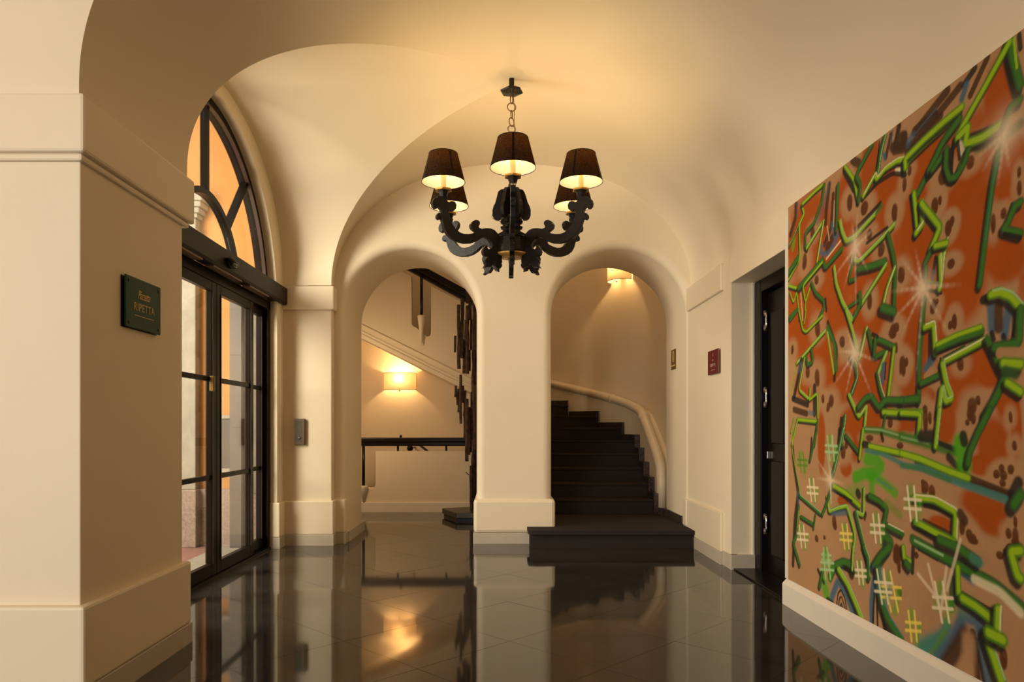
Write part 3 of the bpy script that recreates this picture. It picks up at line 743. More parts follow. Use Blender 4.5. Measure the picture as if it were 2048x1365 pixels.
# arm outline traced in the arm's own vertical plane (r, z)
ARM = [(175,170),(160,192),(135,190),(108,220),(96,265),(105,315),(138,348),(172,340),(178,318),(200,335),(222,365),(226,405),(215,412),(185,405),(160,438),(162,480),(190,505),(225,492),
 (240,540),(260,620),(300,700),(370,770),(450,815),(560,845),(660,842),(740,812),(800,768),(850,757),(900,780),(938,830),(952,880),(940,918),(905,935),(884,910),(888,882),(862,880),(835,910),(818,960),(830,1005),(868,1030),(918,1028),
 (888,1042),(858,1072),(845,1110),(862,1150),(835,1202),(882,1186),(930,1186),(958,1155),(975,1110),(990,1150),(1012,1168),(1052,1162),(1090,1132),(1096,1095),(1066,1076),(1024,1062),(1012,1025),
 (1040,1000),(1075,960),(1075,760),(1045,720),(1018,690),(985,655),(930,632),(870,628),(800,638),(765,625),(757,600),(776,572),(775,540),(750,515),(710,508),(670,530),(645,575),(652,622),(682,655),(715,675),(690,700),(620,713),(550,712),(490,690),(430,640),(382,570),(348,480),(332,410),(332,372),
 (345,362),(365,378),(402,382),(432,350),(440,295),(418,248),(372,238),(330,256),(308,240),(312,200),(322,168)]
def rz(zx, zy):
    px = 850+zx/7.182-1000; py = 370+zy/7.182
    r = (120.35-5.2*px)/(1255.7-.5*px); Y = 5.2-.5*r
    return (r, CAMH+(855-py)*Y/F-Z0)
armp = [rz(*q) for q in ARM]
TH = .017; SH = .192
def arm_obj():
    root = None
    b = MB(); b.poly(armp, [], lambda u, v, d: (u, -TH, v), lambda u, v: (u, TH, v)); a = b.build('arm', M['carved'], ch, bevel=.0025, seg=1)
    R = .5405; zc = 2.713-Z0
    b = MB(); b.lathe([(.001, -.085), (.018, -.082), (.020, -.06), (.036, -.016), (.042, -.006), (.001, -.004)], 6, (R, 0, zc), smooth=False); b.build('arm_cup', M['carved'], a, bevel=.002)
    b = MB(); b.lathe([(.001, -.006), (.058, -.006), (.062, .004), (.052, .010), (.001, .012)], 6, (R, 0, zc), smooth=False); b.build('gilt_collar', M['gold'], a, bevel=.002)
    b = MB(); b.lathe([(.0175, .008), (.0175, .130), (.001, .131)], 16, (R, 0, zc)); b.build('candle_tube', M['candle'], a)
    b = MB(); b.lathe([(.001, .130), (.010, .133), (.018, .155), (.014, .185), (.004, .205), (.001, .206)], 14, (R, 0, zc)); b.build('bulb', M['emit'], a)
    zr_ = 2.767-Z0
    b = MB(); b.lathe([(.148, 0), (.0985, SH)], 40, (R, 0, zr_)); so_ = b.build('lamp_shade', M['shade_out'], a)
    b = MB(); b.lathe([(.1455, .001), (.0962, SH-.001)], 40, (R, 0, zr_)); b.build('shade_lining', M['shade_in'], a)
    for r_, z_ in ((.1475, 0), (.098, SH)):
        b = MB(); b.tube([(R+r_*math.cos(2*PI*i/40), r_*math.sin(2*PI*i/40), zr_+z_) for i in range(40)], .0022, 5, closed=True)
        b.build('shade_rim', M['black'], a)
    for ang in (PI*.5, 0, PI*.02+PI*1.5):
        b = MB(); pts = [(R+(.1492-.0495*q)*math.cos(ang+e), (.1492-.0495*q)*math.sin(ang+e), zr_+SH*q) for q in (0, 1) for e in (-.06, .06)]
        vv = [b.bm.verts.new(p) for p in pts]; b.bm.faces.new((vv[0], vv[1], vv[3], vv[2])); b.build('shade_seam', M['black'], a)
    return a
arm0 = arm_obj()
arms = [arm0]+[copy_tree(arm0, ch) for _ in range(5)]
for i, a in enumerate(arms):
    an = -PI/2+i*PI/3; a.rotation_euler = (0, 0, an)
    bl = bulb('chandelier_lamp', (HX+.5405*math.cos(an), HY+.5405*math.sin(an), 2.935), 4.0, (1.0, .66, .27), .018)
# hub, gilt underside, finial
b = MB(); b.lathe([(.001, -.062), (.118, -.062), (.122, -.05), (.118, .045), (.124, .052), (.10, .060), (.001, .064)], 12, smooth=False); cp(b, 'hub', M['carved'], bevel=.002)
b = MB(); b.lathe([(.001, -.090), (.07, -.088), (.120, -.074), (.128, -.063), (.001, -.060)], 24); cp(b, 'gilt_underside', M['gold'])
b = MB(); b.lathe([(.001, -.155), (.008, -.15), (.020, -.12), (.012, -.10), (.03, -.088), (.001, -.085)], 14); cp(b, 'finial', M['carved'])
# crown of six scroll boards round the stem
BR = [(.010,270),(.044,272),(.060,282),(.079,287),(.090,310),(.098,340),(.108,390),(.117,440),(.128,470),(.137,520),(.137,575),(.128,612),(.110,632),(.091,634),(.078,618),(.070,590),(.058,585),(.058,612),(.072,635),(.082,648),(.076,668),(.060,684),(.064,700),(.080,708),(.076,730),(.058,745),(.068,765),(.10,790),(.115,800),(.010,800)]
brp = [(r, CAMH+(855-(330+y/5.69))*HY/F-Z0) for r, y in BR]
b = MB(); b.poly(brp, [], lambda u, v, d: (u, -.013, v), lambda u, v: (u, .013, v)); b0 = cp(b, 'scroll_board', M['carved'], rot=0., bevel=.002, seg=1)
for i in range(1, 6):
    o = b0.copy(); C.objects.link(o); o.parent = ch; o.rotation_euler = (0, 0, i*PI/3)
b = MB(); b.lathe([(.018, .05), (.022, .20), (.016, .38), (.024, .42), (.024, .44), (.010, .47), (.001, .475)], 16); cp(b, 'stem', M['carved'])
# hooked leaf drops under the hub edge, facing the room
b = MB(); b.poly([(.085, -.075), (.135, -.07), (.14, -.11), (.125, -.135), (.135, -.165), (.105, -.175), (.11, -.14), (.09, -.12)], [], lambda u, v, d: (u, -.012, v), lambda u, v: (u, .012, v))
l0 = cp(b, 'drop_leaf', M['carved'], rot=PI/6, bevel=.002)
for i in range(1, 6):
    o = l0.copy(); C.objects.link(o); o.parent = ch; o.rotation_euler = (0, 0, PI/6+i*PI/3)
# chain, cable and ceiling plate
def link(z, ang, rx, rzz, tilt=0):
    b = MB(); q = [(rx*math.cos(2*PI*i/20), 0, rzz*math.sin(2*PI*i/20)) for i in range(20)]
    b.tube(q, .0040, 7, closed=True); o = cp(b, 'chain_link', M['brass']); o.location = (0, 0, z-Z0); o.rotation_euler = (0, tilt, ang)
z = 3.478
for i, (rx, rzz, ang, tl) in enumerate([(.011,.030,.5,0),(.030,.030,.15,0),(.016,.029,1.2,.1),(.021,.031,.6,-.15),(.027,.026,.2,0),(.014,.030,1.1,0),(.024,.028,.3,0),(.014,.030,1.2,0),(.024,.029,.2,.1),(.014,.030,1.2,0),(.022,.030,.3,0),(.014,.030,1.3,0)]):
    z -= rzz-.003; link(z, ang, rx, rzz, tl); z -= rzz-.003
b = MB(); b.tube([(.012, 0, 3.49-Z0), (.020, -.01, 3.38-Z0), (.018, -.012, 3.28-Z0), (.026, 0, 3.2-Z0), (.014, 0, 3.05-Z0), (.012, 0, 2.86-Z0)], .0022, 6); cp(b, 'cable', M['brass'])
b = MB(); b.lathe([(.001, 3.490-Z0), (.03, 3.490-Z0), (.082, 3.503-Z0), (.086, 3.512-Z0), (.045, 3.535-Z0), (.02, 3.545-Z0), (.001, 3.545-Z0)], 6, smooth=False); cp(b, 'ceiling_plate', M['carved'], rot=.25, bevel=.003)
b = MB(); b.lathe([(.019, 3.54-Z0), (.019, 3.606-Z0)], 16); cp(b, 'ceiling_stem', M['carved'])

# ------------------------------------------------------------------ mural: paint strokes on the wall plane, stored as colour on a fine grid
YE, YN, ZLO, ZHI = 4.473, 2.18, .162, 2.455
NY, NZ = 460, 620
yy = YE+(YN-YE)*(np.arange(NY)/(NY-1))**.92
zz = np.linspace(ZLO, ZHI, NZ)
GY, GZ = np.meshgrid(yy, zz)                       # shape NZ,NY
def alb(c, k=(.74, .60, .42)):
    l = lin(c); return np.array([min(.9, l[i]/k[i]) for i in range(3)], dtype=np.float32)
rng = np.random.RandomState(3)
def noise2(sc, seed):
    r = np.random.RandomState(seed); out = np.zeros_like(GY); amp = 1
    for o_ in range(3):
        n = 64; g = r.rand(n, n); u = (GY*sc*(2**o_)) % (n-1); v = (GZ*sc*(2**o_)) % (n-1)
        i, j = u.astype(int), v.astype(int); fu, fv = u-i, v-j; fu = fu*fu*(3-2*fu); fv = fv*fv*(3-2*fv)
        out += amp*(g[j, i]*(1-fu)*(1-fv)+g[j, i+1]*fu*(1-fv)+g[j+1, i]*(1-fu)*fv+g[j+1, i+1]*fu*fv); amp *= .5
    return out/1.75
ORG, TAN, BRN = alb((148, 60, 7)), alb((158, 108, 62)), alb((84, 42, 16))
img = np.empty(GY.shape+(3,), np.float32); img[:] = TAN
CR = {'A': (1570,370,5.054), 'B': (1790,50,4.706), 'C': (1680,230,5.054), 'D': (1808,300,5.054), 'E': (1570,620,5.054), 'F': (1808,560,5.054),
      'G': (1570,860,5.054), 'H': (1808,820,5.054), 'I': (1640,1095,5.054), 'J': (1808,1080,4.7875), 'K': (1690,500,5.054)}
def yz(cr, x, y):
    ox, oy, s = CR[cr]; px, py = ox+x/s, oy+y/s
    Y = XR*F/(px-1000); return (Y, CAMH+(855-py)*Y/F)
def blend(mask, col, a=1.):
    global img
    m = (mask*a)[..., None]; return m, col
def seg_d(p, q, sl):
    gy, gz = GY[sl], GZ[sl]; dy, dz = q[0]-p[0], q[1]-p[1]; L = dy*dy+dz*dz+1e-12
    t_ = np.clip(((gy-p[0])*dy+(gz-p[1])*dz)/L, 0, 1)
    return np.hypot(gy-p[0]-t_*dy, gz-p[1]-t_*dz)
def paint(pts, wid, col, soft=.5, alpha=1., off=(0, 0)):
    wid = wid*WS
    pts = [(p[0]+off[0], p[1]+off[1]) for p in pts]
    m = wid*(1+soft)
    y0, y1 = min(p[0] for p in pts)-m, max(p[0] for p in pts)+m; z0, z1 = min(p[1] for p in pts)-m, max(p[1] for p in pts)+m
    ci = np.where((yy >= y0) & (yy <= y1))[0]; ri = np.where((zz >= z0) & (zz <= z1))[0]
    if not len(ci) or not len(ri): return
    sl = (slice(ri[0], ri[-1]+1), slice(ci[0], ci[-1]+1)); d = None
    if len(pts) == 1: pts = pts*2
    for p, q in zip(pts, pts[1:]):
        e = seg_d(p, q, sl); d = e if d is None else np.minimum(d, e)
    h = wid/2; k = np.clip((h*(1+soft)-d)/(2*h*soft+1e-6), 0, 1); k = (k*k*(3-2*k)*alpha)[..., None]
    img[sl] = img[sl]*(1-k)+col*k
def smooth_pts(p):
    if len(p) < 3: return p
    out = [p[0]]
    for i in range(1, len(p)-1):
        a, b_, c_ = np.array(p[i-1]), np.array(p[i]), np.array(p[i+1])
        s0 = b_+(a-b_)*.18; s1 = b_+(c_-b_)*.18
        for k in (0, .33, .67, 1): out.append(tuple(s0*(1-k)**2+2*b_*k*(1-k)+s1*k*k))
    out.append(p[-1]); return out
WS = .78
PAL = {'lime': alb((136,152,18)), 'limeg': alb((80,108,18)), 'green': alb((54,92,24)), 'dgreen': alb((48,68,28)), 'bright': alb((62,128,14)),
       'black': alb((34,28,20)), 'brown': alb((62,36,18)), 'blue': alb((58,80,80)), 'teal': alb((62,102,76)), 'cream': alb((208,176,120)),
       'pgreen': alb((150,162,96)), 'yellow': alb((214,170,66)), 'haze': alb((205,168,118)), 'tan': TAN, 'org': ORG, 'spot': BRN, 'olive': alb((112,110,58))}
def blob(cr, x, y, rx, ry, col, soft=.35, alpha=1.):
    rx, ry = (rx*.88, ry*.9) if col == 'spot' else (rx, ry)
    c_ = yz(cr, x, y); a = yz(cr, x+rx, y)[0]-c_[0]; bz = yz(cr, x, y+ry)[1]-c_[1]
    d = np.sqrt(((GY-c_[0])/abs(a))**2+((GZ-c_[1])/abs(bz))**2); k = np.clip((1+soft-d)/(2*soft), 0, 1); k = (k*k*(3-2*k)*alpha)[..., None]
    img[:] = img*(1-k)+PAL[col]*k
# --- ground: orange clouds over tan
orange_blobs = [('A',250,500,260,420),('A',700,250,150,330),('A',1000,200,200,330),('A',850,600,400,300),('A',500,950,300,420),('A',1000,1050,260,420),('A',150,1250,160,300),
 ('C',100,800,130,260),('C',330,500,100,330),('C',550,800,230,280),('C',900,900,330,600),('C',1150,900,160,260),('C',950,450,120,230),('C',130,1150,120,230),
 ('B',1000,650,150,330),('B',330,1230,130,180),('B',900,1280,260,140),('B',1180,1250,100,200),
 ('D',150,500,220,420),('D',620,620,330,420),('D',620,1150,300,380),('D',120,1150,220,420),('D',1060,250,180,300),('D',1080,1130,200,220),('D',1000,950,140,330),
 ('E',140,250,140,230),('E',330,450,200,330),('E',600,120,230,200),('E',300,750,200,180),('E',600,750,230,200),('E',880,700,200,380),('E',930,1080,180,200),('E',1150,250,160,420),('E',700,1200,140,230),('E',1180,1160,100,90),
 ('E',900,150,160,140),('E',450,560,120,260),
 ('F',120,250,200,420),('F',560,150,300,330),('F',700,850,330,180),('F',250,1180,100,90),('F',600,1130,200,200),('F',1080,1230,130,200),('F',120,950,160,330),('F',430,700,70,300),('F',900,960,160,140),
 ('K',700,900,230,330),('K',330,300,280,230),('K',200,650,150,230),('K',650,600,160,330),('K',1080,450,200,260),
 ('H',450,120,110,260),('H',90,140,80,90),('H',930,350,170,280),('H',800,560,130,110),('H',830,950,250,190),('H',930,1130,180,150),('H',400,1150,130,80),('H',1170,200,60,300),
 ('G',640,390,60,90),('G',730,120,90,200),('G',930,90,90,50),('G',610,720,60,60),('G',390,120,40,330)]
for q in orange_blobs: blob(*q, 'org', .28, .97)
nz = noise2(5.5, 11); up_ = np.clip((GZ-1.25)/.35, 0, 1)
k = (np.clip((nz-.56)/.10, 0, 1)*up_*.85)[..., None]; top = np.clip((2.33-GZ)/.07, 0, 1)[..., None]; img[:] = img*(1-k*top)+ORG*(k*top)
n3 = noise2(3, 5)[..., None]; img *= (.90+.2*n3).astype(np.float32)
# --- brown animal-print spots with tan halos
spots = [('A',680,180,30,80),('A',830,230,40,70),('A',1130,280,32,90),('A',880,500,30,60),('A',1000,650,40,80),('A',220,770,25,90),('A',340,960,25,50),('A',880,1170,28,90),('A',1190,900,25,80),('A',300,480,25,60),
 ('C',120,870,30,75),('C',270,940,42,75),('C',730,560,25,50),('C',680,700,25,80),('C',580,970,32,80),('C',1070,620,55,75),('C',985,910,40,80),('C',1040,860,22,50),('C',1120,1150,35,80),('C',1160,1080,25,60),
 ('D',430,260,60,90),('D',340,570,40,90),('D',395,510,20,45),('D',480,780,40,80),('D',520,710,25,50),('D',510,1150,40,55),('D',935,740,30,110),('D',1040,640,35,60),('D',700,120,50,70),('D',1200,380,30,80),('D',1200,220,25,60),
 ('K',600,250,38,85),('K',1100,140,42,50),('K',275,520,25,80),('K',505,840,45,60),('K',545,780,35,50),('K',610,1150,35,90),('K',650,1130,20,50),('K',1135,720,30,80),('K',1095,760,25,50),('K',920,580,38,70),('K',960,520,20,30),
 ('F',540,420,30,80),('F',500,460,25,40),('F',600,850,40,65),('F',720,1270,55,90),('F',780,1215,30,50),('F',20,880,30,90),('F',50,840,20,40),('F',240,1310,30,50),('F',330,250,30,70),
 ('E',350,190,30,80),('E',600,320,32,60),('E',1120,210,40,80),('E',345,680,28,90),('E',250,630,25,60),('E',490,920,30,70),('E',460,980,20,50),('E',405,900,18,50),('E',1090,1140,30,60),('E',1200,560,20,90),('E',1150,380,20,60),('E',95,400,15,50),
 ('G',520,930,25,80),('G',535,980,15,40),('G',1160,1250,50,100),('G',610,220,30,70),('G',645,150,20,50),('G',880,80,45,30),('G',1190,160,40,40),('G',340,1100,20,40),('G',420,1090,15,25),
 ('H',245,90,30,130),('H',290,80,22,70),('H',700,40,40,80),('H',735,90,30,60),('H',670,130,25,35),('H',1110,70,22,60),('H',1150,360,28,55),('H',970,650,40,50),('H',1020,590,35,45),('H',1040,660,45,50),('H',1115,600,40,50),('H',1030,740,38,45),
 ('H',240,780,45,70),('H',310,830,40,80),('H',220,730,25,30),('H',690,1260,40,60),('H',735,1300,35,50),('H',1090,1250,35,60),('H',1160,1280,40,100),('H',620,1180,35,80),('H',1160,1130,25,60),
 ('I',800,60,35,100),('I',825,190,22,80),('I',1000,80,22,40),('I',830,440,25,60),
 ('J',690,10,60,40),('J',950,150,42,45),('J',600,210,45,50),('J',1100,20,50,30),('J',985,1130,45,120),('J',150,150,20,30)]
for s_ in spots:
    blob(s_[0], s_[1], s_[2], s_[3]*2.3+20, s_[4]*1.8+20, 'tan', .4, .88)
for s_ in spots:
    jx, jy = rng.uniform(-8, 8, 2)
    blob(s_[0], s_[1], s_[2], s_[3], s_[4], 'spot', .22, .92); blob(s_[0], s_[1]+jx, s_[2]+jy+s_[4]*.5, s_[3]*.8, s_[4]*.6, 'spot', .25, .9)
# --- strokes
def L(cr, pts, w_=.031, c='lime', sh=1, hi=None):
    p = smooth_pts([yz(cr, *q) for q in pts])
    if sh: paint(p, w_*1.5, PAL['black'], .3, .93, (w_*.42, -w_*.38))
    paint(p, w_*1.25, PAL['limeg' if c == 'lime' else ('dgreen' if c != 'bright' else 'green')], .3, .95)
    paint(p, w_*.72, PAL[c], .35, .95)
    if hi: paint(p, w_*.28, PAL[hi], .5, .8, (-w_*.3, w_*.3))
def T(cr, pts, w_, c, soft=.3, a=.92): paint(smooth_pts([yz(cr, *q) for q in pts]), w_, PAL[c], soft, a)
def G(cr, pts, w_=.030, hi=None, sh=1): L(cr, pts, w_, 'green', sh, hi)
def HASH(cr, x, y, s_, c, under='bright', tilt=0.):
    T(cr, [(x-s_*.1, y-s_*.9), (x-s_*.3, y+s_*.2)], .05, under, .8, .6); T(cr, [(x+s_*.4, y), (x+s_*.2, y+s_)], .05, under, .8, .6)
    for d in (-.22, .18):
        T(cr, [(x+(d-tilt-.1)*s_, y-s_), (x+(d+tilt+.1)*s_*.9, y+s_)], .018, c, .5, .9)
    for d in (-.3, .25): T(cr, [(x-s_*.5, y+(d+.02)*s_), (x+s_*.5, y+(d+.1)*s_)], .018, c, .5, .85)
def STAR(cr, x, y, rays, a=.35, r=.09):
    c_ = yz(cr, x, y)
    for q in rays:
        e = yz(cr, *q)
        for k in range(6):
            f0, f1 = k/6, (k+1)/6
            paint([(c_[0]+(e[0]-c_[0])*f0, c_[1]+(e[1]-c_[1])*f0), (c_[0]+(e[0]-c_[0])*f1, c_[1]+(e[1]-c_[1])*f1)], .022, PAL['haze'], .8, a*(1-f0)*.75)
    for k in range(5): paint([c_], r*(2.2-.4*k), PAL['haze'], .9, .13+.08*k)
# A
T('A', [(40,300),(60,420)], .09, 'tan'); T('A', [(130,200),(128,330),(75,500)], .055, 'brown'); T('A', [(150,180),(140,330)], .012, 'blue')
L('A', [(190,200),(215,290),(165,400),(175,740),(60,950)], .024); G('A', [(60,620),(110,520),(160,400)], .02, 'pgreen'); T('A', [(110,560),(100,640)], .05, 'bright', .6, .7)
L('A', [(200,190),(330,60),(400,0)], .024); G('A', [(420,0),(400,150),(320,380),(230,480),(225,620),(250,640)], .028)
T('A', [(470,0),(440,240),(430,390)], .05, 'brown'); T('A', [(510,100),(490,430),(420,600)], .045, 'brown'); T('A', [(500,540),(450,640)], .07, 'brown'); T('A', [(470,560),(450,420)], .014, 'haze', .5, .6)
T('A', [(560,500),(520,600),(450,700),(380,690),(400,620)], .036, 'blue', .6, .85); T('A', [(345,390),(400,250),(440,100),(460,0)], .03, 'blue', .6, .6); T('A', [(500,400),(530,520)], .045, 'blue', .6, .8)
G('A', [(560,0),(545,450)], .032); T('A', [(520,160),(515,420)], .010, 'cream', .4, .6); T('A', [(590,560),(440,750)], .014, 'cream', .4, .8); G('A', [(600,640),(430,840),(400,750)], .03)
L('A', [(240,640),(400,380)], .026, hi='pgreen'); L('A', [(412,370),(345,780)], .022, hi='cream')
L('A', [(580,370),(600,470),(640,570),(720,530),(940,290)], .030, hi='pgreen'); T('A', [(735,450),(990,185)], .028, 'black'); T('A', [(950,290),(1000,210)], .03, 'green')
T('A', [(850,590),(1060,430)], .022, 'black'); L('A', [(700,740),(770,775),(1050,490),(1130,400)], .028, hi='pgreen')
G('A', [(1070,500),(1120,690),(1145,830),(1130,1290)], .030); T('A', [(1090,960),(1060,1200)], .04, 'tan'); L('A', [(1135,840),(1060,1040),(1015,1230)], .026, hi='cream'); G('A', [(1010,1240),(1130,1280)], .05)
G('A', [(720,700),(670,980),(745,940)], .022); G('A', [(770,850),(900,820),(1040,770)], .038); L('A', [(1045,810),(800,1200)], .028, hi='pgreen'); G('A', [(780,1100),(790,1200),(720,1340)], .034); G('A', [(660,1240),(760,1170)], .02)
L('A', [(520,830),(540,1000),(600,1180),(700,1365)], .028, hi='pgreen')
L('A', [(60,1020),(140,1045)], .024); G('A', [(400,760),(300,880),(160,1040)], .042, sh=1); L('A', [(400,780),(200,1020),(230,1190),(285,1000)], .020)
L('A', [(230,1180),(222,1365)], .016); L('A', [(70,1090),(105,1190),(140,1080),(170,1365)], .016); T('A', [(180,1100),(200,1365)], .016, 'cream', .5, .6)
G('A', [(290,990),(330,1090),(415,1170),(420,1230),(360,1365)], .026); T('A', [(430,1160),(440,1270)], .03, 'black'); G('A', [(65,1340),(140,1260)], .026); G('A', [(60,880),(150,740)], .04)
# C
T('C', [(150,460),(215,490)], .06, 'brown'); T('C', [(130,540),(170,600)], .045, 'tan'); T('C', [(60,580),(160,770)], .03, 'black'); L('C', [(75,520),(170,660),(210,860)], .028)
G('C', [(360,280),(215,550),(190,620),(235,700),(215,870)], .03); G('C', [(480,220),(435,400),(400,640)], .034, 'pgreen'); T('C', [(425,270),(398,520)], .016, 'black')
T('C', [(540,200),(490,430)], .035, 'brown'); T('C', [(630,110),(580,280)], .03, 'brown'); T('C', [(580,350),(680,330),(680,220),(650,220)], .065, 'brown'); T('C', [(560,160),(540,330)], .012, 'blue'); T('C', [(470,400),(480,440)], .03, 'blue', .6)
T('C', [(600,560),(690,570)], .04, 'cream'); T('C', [(250,860),(400,690),(560,590),(690,605)], .028, 'black'); L('C', [(260,820),(380,600),(395,650),(480,545),(600,465),(665,450)], .030, hi='cream')
T('C', [(760,195),(710,290)], .045, 'blue', .5, .55); T('C', [(990,0),(780,165)], .055, 'brown'); T('C', [(700,370),(860,215),(1050,10)], .042, 'brown'); T('C', [(960,30),(800,200)], .014, 'blue', .5, .6)
L('C', [(1213,-10),(950,225),(715,455),(690,530)], .036); L('C', [(690,460),(690,540)], .04, 'lime')
G('C', [(1200,80),(1060,280),(930,560),(820,790)], .036); G('C', [(1110,380),(930,600)], .03); T('C', [(1170,330),(1155,560)], .030, 'black'); G('C', [(1120,340),(1105,540),(1170,650),(1213,610)], .030)
T('C', [(740,830),(790,1150)], .022, 'black'); L('C', [(775,790),(815,1160)], .034); L('C', [(850,890),(860,1110),(800,1190)], .034, hi='cream'); L('C', [(850,890),(950,1010),(1050,1130),(970,1330)], .036)
# B
T('B', [(60,960),(30,1150)], .05, 'brown'); T('B', [(0,1150),(110,1130),(110,1050)], .06, 'brown'); T('B', [(520,620),(220,1000)], .055, 'brown'); T('B', [(640,580),(400,880),(150,1160)], .05, 'brown'); T('B', [(190,1040),(150,1120)], .05, 'blue', .5, .55)
T('B', [(420,780),(220,1020)], .012, 'blue', .4, .6); T('B', [(900,310),(740,660)], .040, 'brown'); T('B', [(780,410),(680,560)], .04, 'black'); T('B', [(700,570),(660,690)], .045, 'blue', .5)
L('B', [(660,770),(500,900),(300,1080),(120,1260),(125,1340)], .036); G('B', [(640,880),(480,1100),(350,1365)], .036)
T('B', [(1075,200),(1110,380),(1190,640)], .05, 'black'); G('B', [(1110,150),(1150,330),(1213,560)], .045); T('B', [(1150,130),(1180,400)], .016, 'lime'); T('B', [(1200,100),(1213,220)], .03, 'black')
T('B', [(800,1160),(1000,1090),(1213,930)], .045, 'dgreen', .6, .8); T('B', [(720,1060),(1000,950)], .035, 'black', .5)
L('B', [(1110,160),(900,540),(690,910),(620,1040)], .036); L('B', [(620,1060),(720,950),(690,1120),(850,1060),(1040,930)], .040); T('B', [(640,1130),(660,1190)], .04, 'cream', .5, .7)
G('B', [(1213,700),(1120,770),(1090,880),(1060,960)], .034); G('B', [(1020,1150),(980,1365)], .03, sh=1); T('B', [(570,1150),(555,1300)], .028, 'black'); T('B', [(620,1100),(635,1260)], .024, 'black'); G('B', [(710,1180),(630,1365)], .03); G('B', [(520,1160),(380,1365)], .03)
# D
G('D', [(990,40),(930,350),(870,800),(800,1365)], .032); T('D', [(985,100),(925,400),(860,900)], .012, 'teal', .5, .5)
T('D', [(495,0),(490,180),(520,250)], .022, 'black'); G('D', [(460,0),(450,170),(490,290),(560,270),(640,140),(685,0)], .030)
T('D', [(90,470),(130,740)], .024, 'black'); L('D', [(130,440),(165,790)], .034); L('D', [(205,540),(220,740),(150,840)], .036, hi='cream'); L('D', [(205,540),(300,660),(395,780),(300,1010)], .036)
T('D', [(350,1090),(325,1230)], .028, 'black'); T('D', [(325,1230),(315,1310)], .024, 'blue'); G('D', [(310,1010),(245,1140),(250,1365)], .032); L('D', [(460,920),(425,1100),(400,1365)], .032, hi='cream'); L('D', [(345,970),(460,940)], .034)
T('D', [(1130,560),(1085,720)], .030, 'black'); G('D', [(1213,525),(1160,560),(1085,740),(1040,800),(1213,845)], .034); T('D', [(1050,850),(1213,885)], .022, 'black')
# K
T('K', [(880,410),(1000,435)], .022, 'black'); L('K', [(990,60),(1000,330),(985,400)], .028, hi='cream'); T('K', [(870,330),(975,345)], .024, 'olive'); L('K', [(850,170),(850,330)], .030, 'green')
# F
T('F', [(290,560),(285,830)], .030, 'black'); T('F', [(330,780),(250,900)], .05, 'blue', .6); T('F', [(300,920),(250,980)], .04, 'tan'); G('F', [(240,190),(215,440),(190,760),(180,1230)], .032)
L('F', [(235,480),(330,440),(350,740)], .034, hi='cream'); T('F', [(400,800),(700,650),(860,580)], .05, 'tan'); T('F', [(380,730),(820,550)], .028, 'black'); T('F', [(430,790),(640,680)], .020, 'black')
G('F', [(375,690),(600,590),(820,520)], .034); L('F', [(365,655),(560,560),(810,475)], .026, sh=0); L('F', [(430,830),(640,720),(880,590)], .032, hi='cream')
T('F', [(400,800),(380,950)], .02, 'black'); G('F', [(200,1050),(390,960)], .028); G('F', [(880,600),(1000,860),(1060,970)], .036); G('F', [(1070,960),(970,1180),(860,1365)], .040)
L('F', [(420,850),(460,1060),(515,1200),(450,1230),(415,1080),(380,1365)], .034, hi='pgreen')
blob('F', 1010, 420, 150, 190, 'tan', .12); T('F', [(910,270),(925,500)], .055, 'blue', .5); T('F', [(1090,290),(1050,560)], .055, 'blue', .5); T('F', [(990,270),(990,480)], .06, 'brown', .4); T('F', [(920,540),(940,600)], .03, 'black'); T('F', [(1040,570),(1050,610)], .03, 'black'); T('F', [(1170,330),(1130,600)], .02, 'black')
T('F', [(830,205),(900,180)], .045, 'black'); L('F', [(910,150),(1000,125),(1110,165),(1213,280)], .040, hi='pgreen'); G('F', [(1213,300),(1200,640),(950,680)], .04); T('F', [(1000,740),(1213,740)], .05, 'tan'); L('F', [(1040,840),(1213,850)], .045); T('F', [(1060,920),(1160,960)], .05, 'dgreen', .6)
T('F', [(1080,1080),(1213,1180)], .024, 'black'); L('F', [(1080,1040),(1213,1130)], .038); G('F', [(0,1220),(170,1200)], .04); L('F', [(0,1345),(200,1340)], .034)
# E
L('E', [(160,0),(200,200),(235,225),(400,60)], .020); L('E', [(235,0),(215,140)], .014); G('E', [(70,110),(150,0)], .02)
L('E', [(140,540),(430,210)], .024, hi='pgreen'); T('E', [(455,130),(550,400),(520,710)], .036, 'black'); G('E', [(455,180),(525,350),(540,600)], .038, sh=0); L('E', [(450,230),(515,640)], .020, sh=0, hi='pgreen')
G('E', [(290,400),(305,520),(250,560),(235,470)], .026); T('E', [(185,510),(150,700),(110,890)], .050, 'black'); T('E', [(180,550),(160,620)], .04, 'blue', .6, .7)
L('E', [(220,490),(160,810),(270,910),(275,800)], .020, hi='pgreen'); T('E', [(100,900),(250,960)], .05, 'black'); T('E', [(110,1010),(240,1050)], .05, 'brown'); T('E', [(320,780),(320,1050)], .055, 'black'); T('E', [(265,1040),(310,1050)], .035, 'blue', .5, .6)
L('E', [(270,910),(350,840),(355,1090)], .020); L('E', [(130,560),(80,850)], .012, sh=0); L('E', [(150,1110),(340,1130)], .026); L('E', [(150,1100),(90,1365)], .020); L('E', [(110,1100),(80,1240)], .014); G('E', [(350,1140),(320,1365)], .024)
L('E', [(640,0),(700,190),(755,400)], .026, hi='pgreen'); L('E', [(780,490),(850,190)], .026, hi='cream'); G('E', [(870,210),(930,480),(1060,410)], .028); G('E', [(940,290),(1000,310),(1130,370)], .030); T('E', [(910,250),(960,275)], .03, 'black'); G('E', [(940,300),(930,450)], .03)
